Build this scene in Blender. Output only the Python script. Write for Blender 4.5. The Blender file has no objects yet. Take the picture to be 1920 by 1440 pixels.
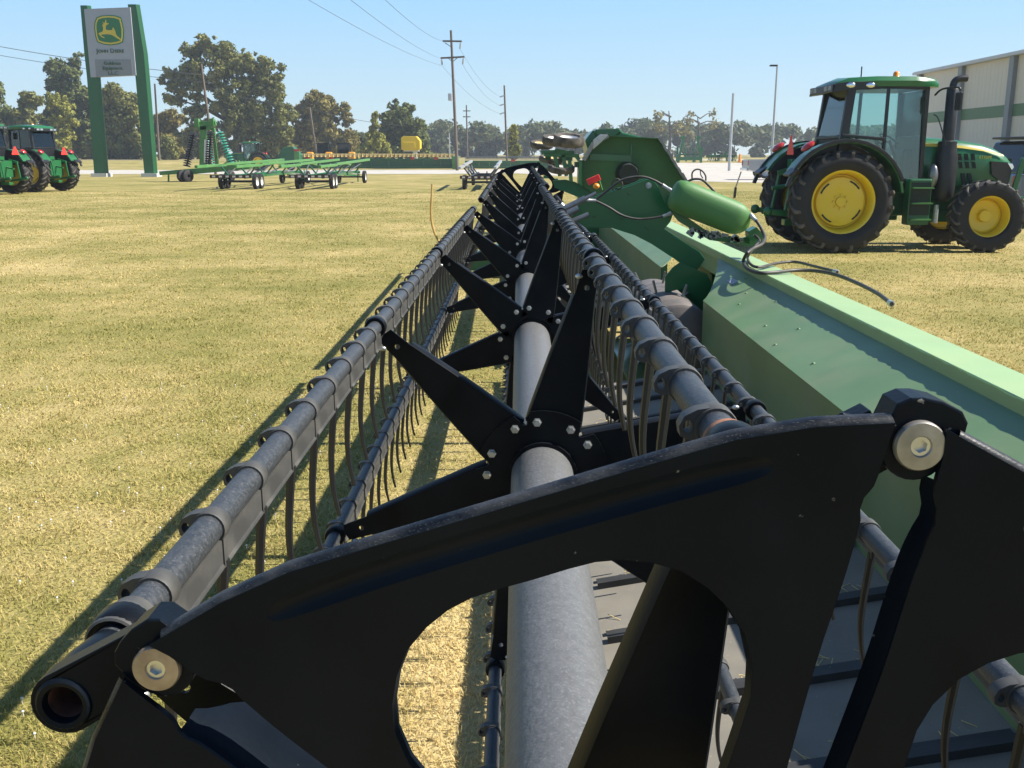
import bpy, bmesh, math, random
import numpy as np
from mathutils import Vector, Matrix
from mathutils.geometry import tessellate_polygon

# ------------------------------------------------------------------ camera, sky, sun, exposure
SC = bpy.context.scene
COL = SC.collection
R_ = math.radians
FPX, HCAM = 1850.0, 1.72                      # focal length in photo pixels (1920 wide), eye height
TH = math.atan(430/FPX)                       # the camera looks down by this
YAW = math.atan(12/FPX*math.cos(TH))
cd = bpy.data.cameras.new('camera'); cam = bpy.data.objects.new('camera', cd); COL.objects.link(cam)
cd.sensor_width = 36; cd.lens = 36*FPX/1920; cd.clip_start = 0.02; cd.clip_end = 4000
cam.location = (0, 0, HCAM); cam.rotation_euler = (math.pi/2-TH, 0, YAW)
SC.camera = cam
SUN_EL, SUN_AZ = R_(45), R_(1.5)              # sun to the right (+X), a little beyond
sd = Vector((math.cos(SUN_EL)*math.cos(SUN_AZ), math.cos(SUN_EL)*math.sin(SUN_AZ), math.sin(SUN_EL)))
w = bpy.data.worlds.new('World'); SC.world = w; w.use_nodes = True
nt = w.node_tree; bg = nt.nodes['Background']; sky = nt.nodes.new('ShaderNodeTexSky')
sky.sky_type = 'NISHITA'; sky.sun_disc = False; sky.sun_elevation = SUN_EL
sky.sun_rotation = math.pi/2-SUN_AZ; sky.air_density = 1.0
sky.dust_density = 0.0; sky.ozone_density = 2.0
geo = nt.nodes.new('ShaderNodeNewGeometry'); sep = nt.nodes.new('ShaderNodeSeparateXYZ'); tcw = nt.nodes.new('ShaderNodeTexCoord')
nt.links.new(tcw.outputs['Generated'], sep.inputs[0]); rw = nt.nodes.new('ShaderNodeValToRGB'); nt.links.new(sep.outputs[2], rw.inputs[0])
for pos_, c_ in ((0.0, (5.7, 6.9, 7.5)), (.05, (4.6, 6.5, 7.7)), (.145, (3.2, 5.9, 8.8)), (.35, (1.4, 2.7, 5.2)), (1.0, (.6, 1.4, 3.3))):
    e_ = rw.color_ramp.elements.new(pos_) if pos_ not in (0.0, 1.0) else rw.color_ramp.elements[0 if pos_ == 0 else -1]; e_.color = [v/10 for v in c_]+[1]
sc_ = nt.nodes.new('ShaderNodeVectorMath'); sc_.operation = 'SCALE'; sc_.inputs[3].default_value = 10.0; nt.links.new(rw.outputs[0], sc_.inputs[0])
mxw = nt.nodes.new('ShaderNodeMix'); mxw.data_type = 'RGBA'; mxw.inputs[0].default_value = .85; nt.links.new(sky.outputs[0], mxw.inputs[6]); nt.links.new(sc_.outputs[0], mxw.inputs[7])
nt.links.new(mxw.outputs[2], bg.inputs[0]); bg.inputs[1].default_value = 0.06
sl = bpy.data.lights.new('sun', 'SUN'); sl.energy = 4.6; sl.angle = R_(0.5); sl.color = (1, .945, .86)
so = bpy.data.objects.new('sun', sl); COL.objects.link(so); so.rotation_euler = (-sd).to_track_quat('-Z', 'Y').to_euler()
SC.view_settings.view_transform = 'Standard'; SC.view_settings.look = 'None'
SC.view_settings.exposure = 1.08; SC.view_settings.gamma = 1.0
rng = random.Random(7); nr = np.random.default_rng(11)

# ------------------------------------------------------------------ measuring: a photo pixel to a point of the place
_ct, _st, _cy, _sy = math.cos(TH), math.sin(TH), math.cos(YAW), math.sin(YAW)
_fw = Vector((-_sy*_ct, _cy*_ct, -_st)); _rt = Vector((_cy, _sy, 0)); _up = _rt.cross(_fw)
def _ray(x, y): return _fw + _rt*((x-960)/FPX) - _up*((y-720)/FPX)
def atY(x, y, Y):
    d = _ray(x, y); return Vector((0, 0, HCAM)) + d*(Y/d.y)
def atZ(x, y, Z=0.0):
    d = _ray(x, y); return Vector((0, 0, HCAM)) + d*((Z-HCAM)/d.z)

# ------------------------------------------------------------------ mesh helper
def frame_for(d):
    d = d.normalized(); a = Vector((0, 0, 1)) if abs(d.z) < .9 else Vector((1, 0, 0))
    u = d.cross(a).normalized(); return u, d.cross(u).normalized()
class MB:
    def __init__(s): s.v = []; s.f = []; s.s = []
    def add(s, vs, fs, smooth=False):
        b = len(s.v); s.v += [tuple(p) for p in vs]; s.f += [tuple(i+b for i in f) for f in fs]; s.s += [smooth]*len(fs); return s
    def box(s, c, size, rot=None):
        hx, hy, hz = size[0]/2, size[1]/2, size[2]/2
        P = [Vector((x, y, z)) for x in (-hx, hx) for y in (-hy, hy) for z in (-hz, hz)]
        if rot is not None: P = [rot @ p for p in P]
        c = Vector(c)
        return s.add([p+c for p in P], [(0, 1, 3, 2), (4, 6, 7, 5), (0, 4, 5, 1), (2, 3, 7, 6), (0, 2, 6, 4), (1, 5, 7, 3)])
    def bar(s, a, b, w_, h, up=(0, 0, 1)):
        a, b = Vector(a), Vector(b); d = b-a; L = d.length; d.normalize(); u = Vector(up)
        x = d.cross(u)
        if x.length < 1e-4: x = d.cross(Vector((1, 0, 0)))
        x.normalize(); z = x.cross(d)
        return s.box((a+b)/2, (w_, L, h), Matrix((x, d, z)).transposed())
    def tube(s, pts, r, n=10, caps=True, smooth=True):
        pts = [Vector(p) for p in pts]; k = len(pts); rs = [r]*k if not hasattr(r, '__len__') else r
        u = None; vs = []
        for i, p in enumerate(pts):
            d = (pts[min(i+1, k-1)]-pts[max(i-1, 0)]).normalized()
            if u is None: u, _ = frame_for(d)
            u = (u-d*u.dot(d)).normalized(); v_ = d.cross(u)
            for j in range(n):
                a = 2*math.pi*j/n; vs.append(p+(u*math.cos(a)+v_*math.sin(a))*rs[i])
        fs = [(i*n+j, i*n+(j+1) % n, (i+1)*n+(j+1) % n, (i+1)*n+j) for i in range(k-1) for j in range(n)]
        s.add(vs, fs, smooth)
        if caps:
            s.add(vs[:n], [tuple(range(n))[::-1]]); s.add(vs[-n:], [tuple(range(n))])
        return s
    def cyl(s, a, b, r, r2=None, n=14, caps=True): return s.tube([a, b], [r, r if r2 is None else r2], n, caps)
    def lathe(s, prof, c, axis=(0, 1, 0), n=32, smooth=True):
        c = Vector(c); d = Vector(axis).normalized(); u, v_ = frame_for(d); vs = []
        for (r, h) in prof:
            for j in range(n):
                a = 2*math.pi*j/n; vs.append(c+d*h+(u*math.cos(a)+v_*math.sin(a))*r)
        k = len(prof)
        fs = [(i*n+j, (i+1)*n+j, (i+1)*n+(j+1) % n, i*n+(j+1) % n) for i in range(k-1) for j in range(n)]
        return s.add(vs, fs, smooth)
    def prism(s, outer, m3, t0, t1, holes=()):
        loops = [outer]+list(holes); flat = [p for l in loops for p in l]; n = len(flat)
        tri = tessellate_polygon([[Vector((p[0], p[1], 0)) for p in l] for l in loops])
        vs = [m3(p[0], p[1], t0) for p in flat]+[m3(p[0], p[1], t1) for p in flat]
        fs = [tuple(t) for t in tri]+[tuple(i+n for i in reversed(t)) for t in tri]
        b = 0
        for l in loops:
            k = len(l); fs += [(b+i, b+(i+1) % k, n+b+(i+1) % k, n+b+i) for i in range(k)]; b += k
        return s.add(vs, fs)
    def ell(s, c, r, n=16, m=10, rot=None):
        c = Vector(c); vs = []
        for i in range(m+1):
            t = math.pi*i/m
            for j in range(n):
                a = 2*math.pi*j/n; p = Vector((r[0]*math.sin(t)*math.cos(a), r[1]*math.sin(t)*math.sin(a), r[2]*math.cos(t)))
                vs.append(c+(rot @ p if rot is not None else p))
        return s.add(vs, [(i*n+j, (i+1)*n+j, (i+1)*n+(j+1) % n, i*n+(j+1) % n) for i in range(m) for j in range(n)], True)
    def xf(s, fn): s.v = [tuple(fn(Vector(p))) for p in s.v]; return s
    def join(s, o, fn=None):
        return s._j(o, fn)
    def _j(s, o, fn):
        b = len(s.v); s.v += [tuple(fn(Vector(p))) for p in o.v] if fn else o.v
        s.f += [tuple(i+b for i in f) for f in o.f]; s.s += o.s; return s
    def mesh(s, name, m, org=None):
        me = bpy.data.meshes.new(name)
        vs = s.v if org is None else [(p[0]-org[0], p[1]-org[1], p[2]-org[2]) for p in s.v]
        me.from_pydata(vs, [], s.f)
        bm = bmesh.new(); bm.from_mesh(me); bmesh.ops.recalc_face_normals(bm, faces=bm.faces); bm.to_mesh(me); bm.free()
        me.polygons.foreach_set('use_smooth', s.s)
        if any(s.s): me.set_sharp_from_angle(angle=R_(42))
        me.materials.append(m); return me
    def build(s, name, m, parent=None, org=None, bev=0):
        o = bpy.data.objects.new(name, s.mesh(name, m, org)); COL.objects.link(o)
        if parent is not None: o.parent = parent
        if bev:
            b = o.modifiers.new('bevel', 'BEVEL'); b.width = bev; b.segments = 2; b.limit_method = 'ANGLE'; b.angle_limit = R_(50)
        return o
def tag(o, label=None, cat=None, group=None, kind=None):
    if label: o['label'] = label
    if cat: o['category'] = cat
    if group: o['group'] = group
    if kind: o['kind'] = kind
    return o
def thing(name, label, cat, loc=(0, 0, 0), rz=0.0, group=None):
    o = bpy.data.objects.new(name, None); COL.objects.link(o); o.empty_display_size = .2
    o.location = loc; o.rotation_euler = (0, 0, rz); return tag(o, label, cat, group)
def copy_tree(o, parent=None):
    c = o.copy(); COL.objects.link(c); c.parent = parent
    for ch in list(o.children): copy_tree(ch, c)
    return c
def lerp(a, b, t): return a+(b-a)*t
def smooth_path(pts, k=6):
    pts = [Vector(p) for p in pts]; out = []
    for i in range(len(pts)-1):
        p0, p1, p2, p3 = pts[max(i-1, 0)], pts[i], pts[i+1], pts[min(i+2, len(pts)-1)]
        for j in range(k):
            t = j/k; out.append(0.5*((2*p1)+(p2-p0)*t+(2*p0-5*p1+4*p2-p3)*t*t+(3*p1-p0-3*p2+p3)*t**3))
    return out+[pts[-1]]

# ------------------------------------------------------------------ materials
def pm(name, col, rough=.5, metal=0.0, var=.12, scale=14.0, bump=0.0, bscale=60.0, dust=None, coat=0.0, spec=.5, speck=None, trans=0.0, stretch=None):
    m = bpy.data.materials.new(name); m.use_nodes = True; t = m.node_tree; N = t.nodes; L = t.links
    b = N['Principled BSDF']; b.inputs['Roughness'].default_value = rough; b.inputs['Metallic'].default_value = metal
    b.inputs['Specular IOR Level'].default_value = spec
    if coat: b.inputs['Coat Weight'].default_value = coat; b.inputs['Coat Roughness'].default_value = .12
    tc = N.new('ShaderNodeTexCoord'); src = tc.outputs['Object']
    if stretch:
        mp = N.new('ShaderNodeMapping'); mp.inputs['Scale'].default_value = stretch; L.new(src, mp.inputs[0]); src = mp.outputs[0]
    n1 = N.new('ShaderNodeTexNoise'); n1.inputs['Scale'].default_value = scale; n1.inputs['Detail'].default_value = 5; L.new(src, n1.inputs['Vector'])
    r = N.new('ShaderNodeValToRGB'); r.color_ramp.elements[0].position = .3; r.color_ramp.elements[1].position = .7
    r.color_ramp.elements[0].color = [max(0, c*(1-var)) for c in col]+[1]; r.color_ramp.elements[1].color = [min(1, c*(1+var)) for c in col]+[1]
    L.new(n1.outputs[0], r.inputs[0]); c_out = r.outputs[0]
    def over(c_in, colr, sc, lo, hi, amt, det=6):
        nn = N.new('ShaderNodeTexNoise'); nn.inputs['Scale'].default_value = sc; nn.inputs['Detail'].default_value = det; L.new(src, nn.inputs['Vector'])
        mr = N.new('ShaderNodeMapRange'); mr.inputs[1].default_value = lo; mr.inputs[2].default_value = hi; mr.inputs[4].default_value = amt; L.new(nn.outputs[0], mr.inputs[0])
        mx = N.new('ShaderNodeMix'); mx.data_type = 'RGBA'; L.new(mr.outputs[0], mx.inputs[0]); L.new(c_in, mx.inputs[6]); mx.inputs[7].default_value = (*colr, 1); return mx.outputs[2], mr.outputs[0]
    if dust:
        c_out, fac = over(c_out, dust[0], dust[2] if len(dust) > 2 else 6, .4, .75, dust[1])
        mr = N.new('ShaderNodeMapRange'); mr.inputs[3].default_value = rough; mr.inputs[4].default_value = min(1, rough+.3); L.new(fac, mr.inputs[0]); L.new(mr.outputs[0], b.inputs['Roughness'])
    if speck: c_out, _ = over(c_out, speck[0], speck[1], speck[2], speck[2]+.04, speck[3], 3)
    L.new(c_out, b.inputs['Base Color'])
    if bump:
        nb = N.new('ShaderNodeTexNoise'); nb.inputs['Scale'].default_value = bscale; nb.inputs['Detail'].default_value = 4; L.new(src, nb.inputs['Vector'])
        bp = N.new('ShaderNodeBump'); bp.inputs['Strength'].default_value = bump; bp.inputs['Distance'].default_value = .01; L.new(nb.outputs[0], bp.inputs['Height']); L.new(bp.outputs[0], b.inputs['Normal'])
    if trans: b.inputs['Transmission Weight'].default_value = trans
    return m
def glass(name, col=(.55, .72, .72), a=.35):
    m = bpy.data.materials.new(name); m.use_nodes = True; t = m.node_tree; N = t.nodes; L = t.links
    N.remove(N['Principled BSDF']); o = N['Material Output']
    g = N.new('ShaderNodeBsdfGlossy'); g.inputs['Roughness'].default_value = .03; g.inputs[0].default_value = (.9, .95, .95, 1)
    tr = N.new('ShaderNodeBsdfTransparent'); tr.inputs[0].default_value = (*col, 1)
    f = N.new('ShaderNodeFresnel'); f.inputs[0].default_value = 1.5
    ad = N.new('ShaderNodeMath'); ad.operation = 'ADD'; ad.inputs[1].default_value = a*.3; L.new(f.outputs[0], ad.inputs[0])
    mx = N.new('ShaderNodeMixShader'); L.new(ad.outputs[0], mx.inputs[0]); L.new(tr.outputs[0], mx.inputs[1]); L.new(g.outputs[0], mx.inputs[2]); L.new(mx.outputs[0], o.inputs[0]); return m
def leafmat(name, col, var=.35):
    m = bpy.data.materials.new(name); m.use_nodes = True; t = m.node_tree; N = t.nodes; L = t.links
    b = N['Principled BSDF']; b.inputs['Roughness'].default_value = .65; b.inputs['Specular IOR Level'].default_value = .25
    ge = N.new('ShaderNodeNewGeometry'); n1 = N.new('ShaderNodeTexNoise'); n1.inputs['Scale'].default_value = .45; n1.inputs['Detail'].default_value = 3
    L.new(ge.outputs['Position'], n1.inputs['Vector'])
    ad = N.new('ShaderNodeMath'); ad.operation = 'MULTIPLY_ADD'; ad.inputs[1].default_value = .35; L.new(ge.outputs['Random Per Island'], ad.inputs[0]); L.new(n1.outputs[0], ad.inputs[2])
    r = N.new('ShaderNodeValToRGB'); e = r.color_ramp.elements; e[0].position = .45; e[1].position = .85
    e[0].color = [c*(1-var) for c in col]+[1]; e[1].color = [col[0]*(1+var*1.5), col[1]*(1+var), col[2]*(1+var*.6), 1]
    L.new(ad.outputs[0], r.inputs[0]); L.new(r.outputs[0], b.inputs['Base Color'])
    tl = N.new('ShaderNodeBsdfTranslucent'); L.new(r.outputs[0], tl.inputs[0]); mx = N.new('ShaderNodeMixShader'); mx.inputs[0].default_value = .25
    L.new(b.outputs[0], mx.inputs[1]); L.new(tl.outputs[0], mx.inputs[2]); L.new(mx.outputs[0], N['Material Output'].inputs[0]); return m
def grassmat(name, blades):
    """mown, half-dry lawn: broad dry and green patches, faint mowing swaths, fine grain; blades add their own tint"""
    m = bpy.data.materials.new(name); m.use_nodes = True; t = m.node_tree; N = t.nodes; L = t.links
    b = N['Principled BSDF']; b.inputs['Roughness'].default_value = .8; b.inputs['Specular IOR Level'].default_value = .2
    ge = N.new('ShaderNodeNewGeometry'); pos = ge.outputs['Position']
    def noise(sc, det=4, st=None):
        s = pos
        if st: mp = N.new('ShaderNodeMapping'); mp.inputs['Scale'].default_value = st; L.new(s, mp.inputs[0]); s = mp.outputs[0]
        n = N.new('ShaderNodeTexNoise'); n.inputs['Scale'].default_value = sc; n.inputs['Detail'].default_value = det; L.new(s, n.inputs['Vector']); return n.outputs[0]
    def math_(op, a, bb=None, c=None):
        n = N.new('ShaderNodeMath'); n.operation = op
        for i, x in enumerate((a, bb, c)):
            if x is None: continue
            if isinstance(x, (int, float)): n.inputs[i].default_value = x
            else: L.new(x, n.inputs[i])
        return n.outputs[0]
    big = noise(.55, 5); mid = noise(3.2, 4); sw = noise(1.0, 3, (.12, .85, 1)); fine = noise(55, 3)
    big2 = noise(.16, 3)
    s = math_('MULTIPLY_ADD', big, .9, math_('MULTIPLY_ADD', mid, .5, math_('MULTIPLY_ADD', sw, .12, math_('MULTIPLY_ADD', big2, .8, -.17))))
    sx = N.new('ShaderNodeSeparateXYZ'); L.new(pos, sx.inputs[0])                     # trampled dry thatch under the reel
    wx = math_('SUBTRACT', 1.0, math_('MULTIPLY', math_('ABSOLUTE', math_('ADD', sx.outputs[0], .15)), 1.5)); wy = math_('MULTIPLY_ADD', sx.outputs[1], -.22, 1.5)
    cl_ = N.new('ShaderNodeClamp'); L.new(math_('MINIMUM', wx, wy), cl_.inputs[0]); s = math_('MULTIPLY_ADD', cl_.outputs[0], .55, s)
    if blades:
        rnd = ge.outputs['Random Per Island']; s = math_('MULTIPLY_ADD', math_('SUBTRACT', rnd, .5), .5, s)
    else: s = math_('MULTIPLY_ADD', math_('SUBTRACT', fine, .5), .8, s)
    r = N.new('ShaderNodeValToRGB'); e = r.color_ramp.elements; e[0].position = .62; e[1].position = 1.32/1.0 if False else 1.0
    mr = N.new('ShaderNodeMapRange'); mr.inputs[1].default_value = .55; mr.inputs[2].default_value = 1.4; L.new(s, mr.inputs[0])
    e[0].position = 0; k_ = 1.45 if blades else 1.0
    c3 = lambda a, b_, c_: (a*k_*1.02, b_*k_*1.0, c_*k_*1.08, 1)
    e[0].color = c3(.15, .15, .035); e[1].color = c3(.46, .37, .16)
    x = e.new(.34); x.color = c3(.205, .19, .048); x = e.new(.55); x.color = c3(.29, .245, .078); x = e.new(.75); x.color = c3(.37, .30, .112)
    L.new(mr.outputs[0], r.inputs[0]); L.new(r.outputs[0], b.inputs['Base Color'])
    if blades:
        tl = N.new('ShaderNodeBsdfTranslucent'); L.new(r.outputs[0], tl.inputs[0]); mx = N.new('ShaderNodeMixShader'); mx.inputs[0].default_value = .3
        L.new(b.outputs[0], mx.inputs[1]); L.new(tl.outputs[0], mx.inputs[2]); L.new(mx.outputs[0], N['Material Output'].inputs[0])
    else:
        bp = N.new('ShaderNodeBump'); bp.inputs['Strength'].default_value = .7; bp.inputs['Distance'].default_value = .03; L.new(noise(38, 5), bp.inputs['Height']); L.new(bp.outputs[0], b.inputs['Normal'])
    return m
TAN = (.30, .26, .19)
M = dict(
 black=pm('black_paint', (.0046, .0074, .0120), .30, var=.2, dust=((.018, .021, .025), .3, 9), speck=((.35, .34, .3), 95, .735, .55), bump=.04, bscale=180, spec=.09), rimblack=pm('scuffed_black_paint', (.0055, .007, .0095), .34, var=.2, dust=((.12, .12, .12), .45, 26), speck=((.22, .22, .22), 620, .62, .28), bump=.08, bscale=180, spec=.3, stretch=(1, 1, 2.2)), rustyc=pm('rusty_collar', (.20, .085, .045), .8, var=.4, scale=60, dust=((.36, .16, .09), .6, 50)),
 armblack=pm('black_arm_paint', (.005, .006, .008), .34, var=.2, dust=((.03, .031, .032), .3, 8), bump=.04, bscale=120, spec=.12),
 bat=pm('bat_tube', (.036, .040, .045), .42, .15, var=.12, scale=25, dust=((.10, .104, .108), .5, 170), speck=((.20, .205, .21), 420, .60, .30), bump=.08, bscale=220),
 clip=pm('grey_plastic', (.055, .054, .050), .5, var=.15, dust=((.14, .133, .115), .5, 20)),
 tine=pm('finger_plastic', (.015, .0145, .0145), .42, var=.2),
 reeltube=pm('grey_tube', (.125, .127, .127), .46, .1, var=.12, scale=55, speck=((.24, .245, .25), 260, .58, .35), bump=.16, bscale=110),
 bolt=pm('zinc', (.55, .55, .53), .35, .8, var=.2),
 washer=pm('washer_steel', (.33, .27, .21), .45, .6, var=.3, scale=60, dust=((.32, .17, .09), .5, 40)),
 washer2=pm('grey_washer_steel', (.30, .285, .26), .42, .6, var=.25, scale=60),
 rust=pm('rust', (.10, .045, .028), .85, .0, var=.5, scale=50, bump=.2),
 jdg=pm('green_paint', (.011, .125, .036), .3, var=.06, scale=4, coat=.25, dust=((.07, .14, .06), .15, 3)),
 jdd=pm('dark_green_paint', (.013, .10, .036), .38, var=.1, scale=4, dust=((.06, .12, .06), .2, 3)),
 jdl=pm('light_green_paint', (.065, .22, .05), .35, var=.1, scale=3, dust=((.17, .27, .11), .5, 2)),
 sheet=pm('faded_green_sheet', (.122, .215, .092), .42, var=.10, scale=2.5, dust=((.23, .255, .165), .5, 3.5), bump=.06, bscale=6, spec=.5, speck=((.34, .33, .24), 48, .70, .35)),
 beamg=pm('faded_green_beam', (.29, .42, .20), .40, var=.05, scale=3, dust=((.30, .39, .19), .3, 4), speck=((.40, .40, .28), 60, .72, .4)),
 plastic=pm('green_plastic', (.07, .19, .048), .5, var=.05, scale=8, bump=.15, bscale=260, dust=((.09, .24, .08), .25, 4)),
 yellow=pm('yellow_paint', (.78, .55, .015), .33, var=.06, scale=5, coat=.2, dust=((.5, .38, .1), .25, 5)),
 rubber=pm('tyre_rubber', (.012, .012, .0135), .7, var=.2, scale=9, dust=((.04, .038, .035), .3, 6), bump=.1, bscale=40),
 lug=pm('dusty_rubber', (.05, .046, .04), .85, var=.3, scale=12, dust=((.22, .19, .15), .7, 8)),
 blackp=pm('black_trim', (.012, .013, .015), .4, var=.15),
 stack=pm('exhaust_black', (.02, .021, .023), .42, .2, var=.2),
 glass=glass('cab_glass', (.76, .87, .85), .10), dglass=pm('dark_glass', (.010, .013, .016), .06, var=.05, spec=.6),
 red=pm('red_lens', (.40, .02, .014), .25, var=.08, coat=.4), orange=pm('orange_lens', (.95, .28, .01), .25, var=.05, coat=.4),
 deckg=pm('deck_underside_green', (.022, .125, .026), .45, var=.15, scale=2, dust=((.06, .10, .03), .4, 3)), smv=pm('slow_vehicle_red', (.8, .04, .03), .45, var=.04),
 white=pm('white_paint', (.75, .75, .72), .4, var=.06, dust=((.5, .47, .4), .3, 5)),
 galv=pm('galvanised', (.45, .46, .46), .4, .5, var=.15), steel=pm('dull_steel', (.24, .24, .24), .4, .7, var=.2),
 hose=pm('rubber_hose', (.04, .037, .034), .5, var=.25, scale=30, dust=((.14, .125, .105), .35, 20)),
 belt=pm('draper_belt', (.185, .17, .14), .8, var=.15, scale=7, dust=((.24, .21, .15), .5, 4), speck=((.5, .4, .2), 130, .7, .7)),
 slat=pm('belt_slat', (.035, .035, .034), .6, var=.2),
 drum=pm('drum_steel', (.16, .145, .135), .55, .3, var=.25, scale=9, dust=((.25, .2, .16), .5, 8)),
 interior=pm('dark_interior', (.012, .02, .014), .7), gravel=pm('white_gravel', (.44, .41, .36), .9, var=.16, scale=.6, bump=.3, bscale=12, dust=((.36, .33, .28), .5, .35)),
 road=pm('tan_road', (.36, .31, .24), .9, var=.12, scale=.5, dust=((.28, .24, .18), .5, .3)),
 wall=pm('cream_metal_siding', (.70, .61, .47), .5, var=.03, scale=.4, stretch=(1, 30, .3)), wallband=pm('green_siding', (.10, .19, .08), .5, var=.05),
 pil=pm('grey_pilaster', (.24, .25, .25), .5, var=.06), roofm=pm('pale_metal_roof', (.55, .55, .53), .45, var=.05),
 signw=pm('sign_white', (.34, .36, .42), .5, var=.03, scale=2), signg=pm('sign_grey', (.23, .25, .28), .5, var=.04, scale=2),
 signgreen=pm('sign_green', (.02, .16, .06), .45, var=.05), signy=pm('sign_yellow', (.62, .47, .06), .45, var=.04), ink=pm('sign_ink', (.03, .10, .055), .5),
 post=pm('green_post', (.014, .10, .036), .35, var=.06, scale=1),
 bark=pm('bark', (.085, .068, .05), .9, var=.3, scale=3), wood=pm('pole_wood', (.13, .105, .085), .85, var=.25, scale=2, stretch=(6, 6, .5)),
 wire=pm('wire', (.07, .075, .085), .5), teal=pm('teal_disc', (.03, .30, .22), .35, var=.1), disc=pm('black_disc', (.02, .02, .02), .4, .3),
 straw=pm('straw_rod', (.55, .33, .10), .5, var=.1), tape=pm('dark_tape', (.05, .012, .012), .5), tapew=pm('white_tape', (.7, .68, .66), .4),
 hopper=pm('yellow_poly', (.85, .56, .02), .4, var=.06), amber=pm('amber_paint', (.85, .36, .03), .45, var=.1),
 silver=pm('silver_car_paint', (.42, .43, .45), .3, .4, var=.03, coat=.6), bluecar=pm('blue_grey_car_paint', (.13, .16, .22), .25, .3, var=.03, coat=.7),
 chrome=pm('chrome', (.75, .76, .78), .12, 1.0, var=.03), lath=pm('weathered_lath', (.42, .37, .30), .8, var=.2), seatm=pm('seat_fabric', (.05, .05, .045), .8),
 clover=pm('clover_white', (.75, .72, .68), .6), straw2=pm('straw_litter', (.58, .45, .2), .7, var=.2, scale=90),
)
# ------------------------------------------------------------------ ground
def ground_z(Y): 
    t = min(1, max(0, (Y-125)/40)); return .8*t*t*(3-2*t)
def sheet(name, m, xs, ys, dz, kind='structure', xf=None):
    vs = []; k = len(xs)
    for y in ys:
        for x in xs:
            vs.append((x if xf is None else xf(x, y), y, ground_z(y)+dz))
    fs = [(j*k+i, j*k+i+1, (j+1)*k+i+1, (j+1)*k+i) for j in range(len(ys)-1) for i in range(k-1)]
    mb = MB().add(vs, fs); o = mb.build(name, m); return tag(o, kind=kind)
GY = [-40, 0, 30, 60, 90, 120]+list(range(125, 166, 4))+[168, 185, 230, 400, 900, 2500]
sheet('ground', grassmat('lawn', False), [-2500, -300, 300, 2500], GY, 0)
# white gravel drive and yard, tan public road
def drive_edge(x, y): return x
GV = MB()
gl = [(-120, 92, 116), (-40, 92, 116), (-8, 92, 117), (0, 95, 125), (5, 80, 160), (12, 66, 200), (24, 56, 205), (60, 52, 205)]
vs = []; fs = []
for (x, y0, y1) in gl:
    for j in range(9): 
        y = lerp(y0, y1, j/8); vs.append((x+.8*math.sin(y*.3), y+.9*math.sin(x*.35)*(j in (0, 8)), ground_z(y)+.012))
for i in range(len(gl)-1):
    for j in range(8): a = i*9+j; fs.append((a, a+9, a+10, a+1))
tag(GV.add(vs, fs).build('gravel_yard', M['gravel']), kind='structure')
sheet('public_road', M['road'], [-300, -100, -20, 40], [172, 183], .02)

# ------------------------------------------------------------------ the grain header in the foreground
XC, ZC, RB, A0 = .058, .970, .53, R_(77.5)
EX, EZ = .086, .050                                                  # the end disc turns about a centre offset by the crank
OX, OY = .6, 7.4
hd = thing('harvest_header', 'long harvesting header with black finger reel and pale green back sheet, nearest on the lawn', 'harvester header', (OX, OY, 0))
ORG = (OX, OY, 0)
def ident(p): return p
def farT(p): return Vector((p.x-.0038*(p.y-7.6), p.y, p.z+.0087*(p.y-7.6)))
def hpart(mb, name, m, par=None, bev=0, T=None):
    if T: mb.xf(T)
    return mb.build(name, m, par or hd, ORG, bev)
def polar(a, r, cx=XC, cz=ZC): return (cx+r*math.cos(a), cz+r*math.sin(a))

# end disc: six pressed sectors; profile in (across, outward) metres about the disc centre
oh = [(0, .506), (.05, .506), (.097, .506), (.153, .5055), (.204, .4985), (.2525, .486)]
sh = [(.2525, .484), (.244, .466), (.235, .450), (.230, .4425), (.222, .4365), (.218, .430), (.2165, .422), (.2035, .397), (.1885, .371), (.1705, .341), (.1525, .308), (.1254, .256), (.095, .195), (.075, .150), (.062, .118)]
_sm = smooth_path([(x, 0, y) for x, y in sh[6:]], 4); sh = sh[:6]+[(p.x, p.z) for p in _sm]
left_sh = [(-x-max(0, .009*(1-i/6)), y) for i, (x, y) in enumerate(sh)]                 # this end tucks in beside the next lug
right_ = oh+sh[1:]
outline = right_+[(0, .128)]+list(reversed([(-x, y) for x, y in oh[1:-1]]+[(-.262, .484)]+left_sh[1:]))
hh = [(0, .446), (.025, .4463), (.043, .4457), (.0605, .442), (.078, .4345), (.096, .4225), (.1095, .4055), (.119, .387), (.1245, .366), (.1232, .3406), (.1166, .320), (.1030, .297), (.0853, .268), (.060, .226), (.036, .192), (.016, .174), (0, .168)]
hole = hh+[(-x, y) for x, y in reversed(hh[1:-1])]
gl_ = smooth_path([(x, 0, y) for x, y in [(-.178, .4735), (-.15, .4772), (-.1, .4803), (-.03, .4815), (.04, .4815), (.11, .4803), (.15, .4785), (.172, .4765)]], 5)
def gwid(i): e = min(1, i/9, (len(gl_)-1-i)/9); return .0095*math.sqrt(max(0, e*(2-e)))+.0004
gro_out = [(p.x, p.z+gwid(i)) for i, p in enumerate(gl_)]+[(p.x, p.z-gwid(i)) for i, p in reversed(list(enumerate(gl_)))]
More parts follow.
